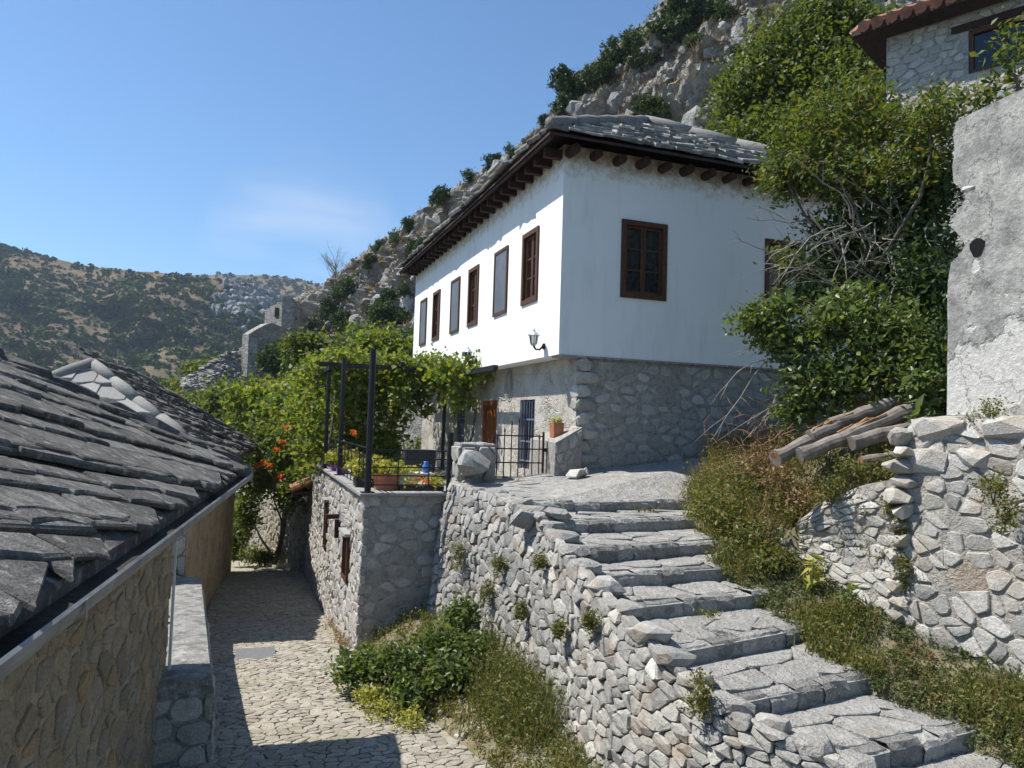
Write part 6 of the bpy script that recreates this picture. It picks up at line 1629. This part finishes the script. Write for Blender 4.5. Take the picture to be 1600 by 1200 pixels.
# bushy weed clumps that spill over the step ends
def mound(name, specs, label, m, leaf=.055, per=14, tw=46, cat='bush', sig=.07, group=None):
    t = thing(name, P(specs[0][0], specs[0][1], specs[0][2]), label, cat, group)
    leaves('foliage', np.concatenate([clump(P(px, py, d), r, tw, per, sig, shell=.3) for px, py, d, r in specs]), leaf, M[m], t, aspect=.45, up=.3)
    c = P(*specs[0][:3]); mb = MB(); g_ = random.Random(len(specs))
    for px, py, d, r in specs:
        for k in range(4): p = P(px, py, d); mb.tube([p-Vector((0, 0, r[2]*1.1)), p+Vector((g_.uniform(-1, 1)*r[0]*.6, g_.uniform(-1, 1)*r[1]*.6, r[2]*.5))], [.008, .003], 4, raw=True)
    mb.build('stems', M['bark'], t)['kind'] = 'stuff'; return t
mound('spilling_weed_bush', [(1140, 800, 9.0, (.35, .35, .28)), (1180, 850, 8.6, (.36, .3, .26)), (1110, 790, 9.4, (.25, .3, .22)), (1215, 800, 8.9, (.3, .3, .3)), (1200, 880, 8.3, (.25, .25, .2)), (1165, 760, 9.4, (.3, .3, .3))], 'bushy yellow-green weed spilling over the right ends of the middle steps', 'leaf_weed', tw=80)
mound('reddish_weed_bush', [(1215, 745, 9.0, (.28, .25, .28)), (1190, 720, 9.3, (.25, .25, .25)), (1250, 790, 8.7, (.2, .2, .25))], 'rusty dry weed bush standing over the spilling green one', 'leaf_dry', leaf=.045)
mound('log_front_weeds', [(1330, 735, 7.95, (.22, .15, .16)), (1300, 765, 7.95, (.2, .15, .14)), (1390, 730, 7.8, (.2, .15, .12)), (1360, 790, 7.75, (.12, .12, .12))], 'yellowish weeds growing up in front of the log pile', 'leaf_weed', leaf=.04, sig=.05)
mound('hanging_weed', [(1408, 830, 7.28, (.09, .08, .22)), (1412, 890, 7.2, (.07, .07, .22)), (1395, 790, 7.4, (.1, .08, .15))], 'long weed trail hanging down the rubble retaining wall', 'leaf_weed', leaf=.035, tw=40, sig=.035)
mound('wall_top_weed', [(1550, 640, 6.7, (.13, .1, .12)), (1520, 660, 6.85, (.1, .1, .08)), (1575, 668, 6.6, (.08, .08, .08))], 'small reddish-green weed rooted on the ledge under the rendered wall', 'leaf_weed', leaf=.03, tw=26, sig=.03)
mound('wall_face_weed', [(1552, 760, 6.35, (.13, .08, .14)), (1570, 800, 6.25, (.09, .07, .14))], 'dark weed clump growing from the face of the rubble wall', 'leaf_weed', leaf=.035, tw=34, sig=.04)
mound('broadleaf_weed', [(1440, 640, 8.1, (.09, .08, .22)), (1432, 600, 8.2, (.1, .08, .12))], 'single large-leaved weed beside the end of the rendered wall', 'leaf_bush', leaf=.17, per=3, tw=14, sig=.05)
# low green cover between the steps and the retaining wall
vb = [p for p in scatter_surface(verge_fn, 700, lambda p: PX(p)[0] < 1640 and vnoise(p*2.6, 4) > -.45+rng.gauss(0, .25))]
weedy('verge_cover', vb, 'low green ground cover between the step ends and the rubble wall', 'ground cover', 'leaf_cover', .10, .036, 28, 'stuff', bl=3, bm='leaf_cover')
vb = scatter_surface(verge_fn, 130, lambda p: PX(p)[0] < 1640 and vnoise(p*2.1, 9) > .25)
weedy('verge_weeds', vb, 'taller yellowing weed clumps in the verge along the rubble wall', 'weeds', 'leaf_weed', .24, .042, 40, 'stuff', bl=8)
vb = scatter_surface(verge_fn, 160, lambda p: PX(p)[0] < 1640 and vnoise(p*3.1, 2) > .2)
weedy('verge_dry_weeds', vb, 'dry brown patches in the verge beside the stairs', 'weeds', 'leaf_dry', .08, .03, 22, 'stuff', bl=5, bm='leaf_dry')
for (px, py, d, h, lab) in ((1270, 925, 7.9, .34, 'tall spiky green plant by the retaining wall beside the fifth step'), (1325, 950, 7.5, .22, 'short spiky green plant in the verge, nearer the viewer')):
    p = P(px, py, d); t = thing('spiky_plant', p, lab, 'plant', 'spiky verge plants'); mb = MB(); mb.tube([p-Vector((0, 0, .1)), p+Vector((0, 0, h))], [.010, .005], 5, raw=True); mb.build('stem', M['leaf_bush'], t)
    k = 30; q = np.array([[p.x, p.y, p.z+h*i/k] for i in range(k)]); ang = np.arange(k)*2.4
    al = np.stack([np.cos(ang), np.sin(ang), np.full(k, .35)], 1)*2; leaves('leaves', q+al*.035, .15, M['leaf_lime'] if h > .3 else M['leaf_bush'], t, aspect=.28, along=al, up=.6)
# tufts growing in the joints of the steps
def tufts_at(name, specs, label, m='leaf_cover'):
    for i, (px, py, z, n, w, lab) in enumerate(specs):
        p0 = G(px, py, z); ps = [p0+Vector((rng.gauss(0, w), rng.gauss(0, .04), 0)) for _ in range(n)]
        t = thing(name, p0, lab, 'weeds', label); pp = np.array([[p.x, p.y, p.z] for p in ps for _ in range(14)])+RNG.normal(size=(n*14, 3))*np.array([.03, .03, 0]); pp[:, 2] += RNG.random(n*14)*.06
        leaves('leaves', pp, .03, M[m], t, aspect=.5); blades('stalks', np.array([list(p) for p in ps for _ in range(5)])+RNG.normal(size=(n*5, 3))*np.array([.02, .02, 0]), .09, .008, M['leaf_weed'], t)
tufts_at('joint_weeds', [(1010, 765, -.93, 14, .3, 'green weed strip on the landing right of the top step'), (960, 820, -1.30, 12, .22, 'green weeds along the foot of the second step from the top'), (1110, 962, -1.72, 7, .06, 'small weed tuft in the middle of the fourth tread'), (870, 788, -1.05, 4, .05, 'dry tuft at the left end of the top step'), (1000, 800, -1.12, 5, .12, 'sparse orange tufts on the top step edge')], 'weeds in the stair joints')
# ---- weeds on the dry-stone wall
WW = [(722, 860, .20, .34, 'dense weed hanging where the dry-stone wall meets the terrace'), (760, 930, .16, .24, 'weed growing from the dry-stone wall below the landing'), (785, 880, .10, .14, 'small weed high in the dry-stone wall under the landing'), (845, 880, .07, .08, 'tiny tuft in the wall just left of the third step'), (930, 970, .08, .14, 'thin weed in the wall under the fourth step edge'), (1100, 1095, .12, .2, 'yellow-green weed bush clinging below the lowest full step'), (880, 985, .07, .10, 'little tuft in the middle of the dry-stone wall'), (820, 950, .10, .14, 'weed patch midway down the dry-stone wall')]
for px, py, rx_, rz_, lab in WW:
    best = min(((wallmap(WL*i/80, 2.0*j/14, .06) for i in range(81) for j in range(15))), key=lambda q: (PX(q)[0]-px)**2+(PX(q)[1]-py)**2)
    t = thing('wall_weed', best, lab, 'weeds', 'weeds on the dry-stone wall'); leaves('leaves', clump(best+Vector((-.05, -.05, 0)), (rx_, rx_*.7, rz_), 46, 12, .03, shell=.2), .036, M['leaf_weed'], t, aspect=.4, up=.1)
    mb = MB()
    for k in range(5): mb.tube([best, best+Vector((rng.uniform(-.1, 0), rng.uniform(-.1, .05), rng.uniform(-rz_, rz_)))], [.006, .003], 3, raw=True)
    mb.build('stems', M['leaf_weed'], t)
# ---- bush by the terrace corner and grassy bank
mound('green_bush', [(625, 1040, 8.9, (.28, .28, .2)), (685, 1010, 9.1, (.3, .28, .28)), (700, 1055, 8.7, (.26, .26, .22)), (550, 1045, 9.1, (.26, .28, .16)), (720, 965, 9.5, (.2, .22, .2)), (640, 1080, 8.5, (.2, .22, .13)), (735, 1020, 9.0, (.18, .2, .2)), (590, 1045, 9.0, (.24, .26, .18))], 'dense bright green bush growing at the foot of the terrace corner', 'leaf_bush', leaf=.085, per=15, tw=64, sig=.08)
mound('low_lime_bush', [(600, 1105, 8.3, (.22, .2, .11)), (640, 1125, 8.05, (.2, .18, .10)), (575, 1088, 8.6, (.18, .18, .10))], 'low yellowish plants along the alley edge before the bush', 'leaf_lime', leaf=.05, per=8, tw=40, sig=.06)
bb = scatter_surface(bank_fn, 480, lambda p: PX(p)[1] < 1260)
weedy('bank_weeds', bb, 'mixed dry and green weeds on the bank below the dry-stone wall', 'weeds', 'leaf_weed', .16, .04, 22, 'stuff', bl=6)
b3 = scatter_surface(bank_fn, 150, near(830, 1060, 80, 110)); weedy('tall_bank_grass', b3, 'tall feathery green grass against the foot of the dry-stone wall', 'grass', 'leaf_weed', .40, .045, 46, 'stuff', bl=10, bm='leaf_cover')
# rubble lying on the bank and slope
rr = random.Random(31); SV, SF = [], []
for i in range(420):
    p = bank_fn(rr.random(), rr.uniform(.15, 1)) if i < 330 else slope_fn(rr.random()*.3, rr.random()*.35); me = ROCKS[rr.randrange(10)]; s = rr.uniform(.03, .10); k = len(SV)
    mt = Matrix.Translation(p) @ Matrix.Rotation(rr.uniform(0, 6), 4, 'Z'); SV += [mt @ (v.co*s) for v in me.vertices]; SF += [[q+k for q in pp.vertices] for pp in me.polygons]
o = obj('loose_rubble', SV, SF, M['pale_stone']); tag(o, 'small loose stones scattered over the bank and slope', 'rubble', kind='stuff')
boulder(628, 1085, 9.15, (.13, .08, .2), 77, M['pale_stone'], 'upright pale stone standing among the bush leaves by the alley', (.1, .3, .2), 14)
boulder(627, 1155, 8.1, (.10, .08, .05), 78, M['terracotta'], 'orange brick fragment at the alley edge', (0, 0, .4), 12)
boulder(780, 1010, 9.6, (.3, .25, .28), 79, M['limestone'], 'pale rock half buried between the bush and the dry-stone wall', (0, .2, .4), 22)
# weeds at the foot of the terrace wall and alley end
aw = [S(-3.08+rng.gauss(0, .06), Y, alley_z(Y)+.03) for Y in [rng.uniform(.6, 3.2) for _ in range(26)]]
weedy('alley_edge_weeds', aw, 'dry reddish weeds along the foot of the terrace wall', 'weeds', 'leaf_dry', .13, .035, 16, 'stuff', bl=5, bm='leaf_dry')
mound('alley_end_bush', [(395, 868, 20.6, (.4, .3, .22)), (415, 872, 20.4, (.3, .3, .18))], 'yellow-green bush at the foot of the alley end wall', 'leaf_yellow', leaf=.08, tw=50)
# ---- trees between the far roofs, the ruin and the pergola
MID = [(300, 650, 34, (2.2, 2, 1.5), 'leaf_yellow', 'rounded olive-green tree just over the middle house roof'), (345, 640, 40, (2.0, 2, 1.2), 'leaf_mid', 'green tree below the rubble slope'), (390, 640, 33, (1.8, 1.8, 1.5), 'leaf_mid', 'bright green tree right of the slate roof tip'),
       (418, 635, 38, (1.6, 2, 1.3), 'leaf_mid', 'green tree at the foot of the ruined gable'), (458, 618, 34, (1.5, 1.6, 1.2), 'leaf_vine', 'yellow-green tree between ruin and pergola'), (365, 680, 28, (1.4, 1.3, 1.2), 'leaf_mid', 'tree crown directly behind the slate roof tip'), (430, 650, 27, (1.6, 1.4, 1.5), 'leaf_vine', 'leafy tree behind the trumpet vine'),
       (500, 560, 33, (1.6, 1.4, 1.2), 'leaf_mid', 'dark green tree behind the pergola corner'), (560, 550, 30, (1.7, 1.5, 1.1), 'leaf_mid', 'green tree above the pergola beam'), (620, 550, 27, (1.5, 1.4, 1.0), 'leaf_vine', 'yellow-green tree beside the far corner of the white house'), (470, 625, 25, (1.3, 1.2, 1.3), 'leaf_vine', 'vine-covered tree left of the pergola posts'),
       (432, 562, 49, (1.1, 1.0, 1.1), 'leaf_dark', 'dark tree inside the ruined house'), (275, 625, 55, (2.2, 2, 1.6), 'leaf_yellow', 'small olive tree at the lower end of the rubble slope'), (330, 585, 56, (2.2, 2, 1.4), 'leaf_mid', 'green tree behind the rubble slope'), (497, 580, 42, (1.6, 1.6, 1.2), 'leaf_dark', 'dark bush right of the ruined tower'), (245, 655, 45, (1.8, 1.8, 1.3), 'leaf_scrub', 'grey-green tree left of the olive tree'), (520, 610, 26, (1.2, 1.1, 1.2), 'leaf_vine', 'leafy crown right behind the second pergola post')]
for px, py, d, r, lm, lab in MID:
    c = P(px, py, d); g_ = random.Random(px); cl = [(c, (r[0]*.75, r[1]*.75, r[2]*.75))]
    for k in range(5): cl.append((c+Vector((g_.uniform(-1, 1)*r[0]*.7, g_.uniform(-.6, .6)*r[1], g_.uniform(-.6, .7)*r[2]*.7)), tuple(q*g_.uniform(.4, .6) for q in r)))
    b = Vector((c.x, c.y, min(c.z-r[2]*1.6, ground_z(c.x, c.y) if c.y > 60 else c.z-r[2]*1.6)))
    tree('tree', b, cl, lab, 'tree', lm, leaf=.10+.0035*d, twigs=46, per=14, sig=.16+.002*d, trunk=.12, shell=.4, group='trees between the ruin and the terrace')
# mass of low bushes that fills the ground between them
def fill(u, v):
    px = 180+500*u; d = 24+30*v; p = P(px, 640, d); p.z = interp([(24, -3.4), (34, -2.0), (44, -1.0), (54, 1.5)], d)-.012*max(0, 430-px)*(.6+.4*v)
    return p
fl, _ = grid_obj('terraced_slope', fill, 24, 24, M['hill']); fl['kind'] = 'structure'
pp = np.concatenate([clump(fill(rng.random(), rng.random())+Vector((0, 0, .3)), (.9, .9, .6), 16, 12, .15, shell=.3) for _ in range(240)])
o = leaves('undergrowth', pp, .22, M['leaf_mid'], None, aspect=.6); tag(o, 'green undergrowth covering the slope below the ruins', 'undergrowth', kind='stuff')

# ------------------------------------------------------------------ air between here and the far ridges
hz = MB(); hz.box(-780, 650, -16, 1100, -46, 170)
h = hz.build('haze', None); h['kind'] = 'stuff'
m = bpy.data.materials.new('thin_air'); m.use_nodes = True; n = m.node_tree.nodes; l = m.node_tree.links
n.remove(n['Principled BSDF']); pv = n.new('ShaderNodeVolumePrincipled'); pv.inputs['Color'].default_value = (.62, .78, 1, 1); pv.inputs['Density'].default_value = .00024; pv.inputs['Anisotropy'].default_value = .2
l.new(pv.outputs[0], n['Material Output'].inputs['Volume']); h.data.materials.append(m)
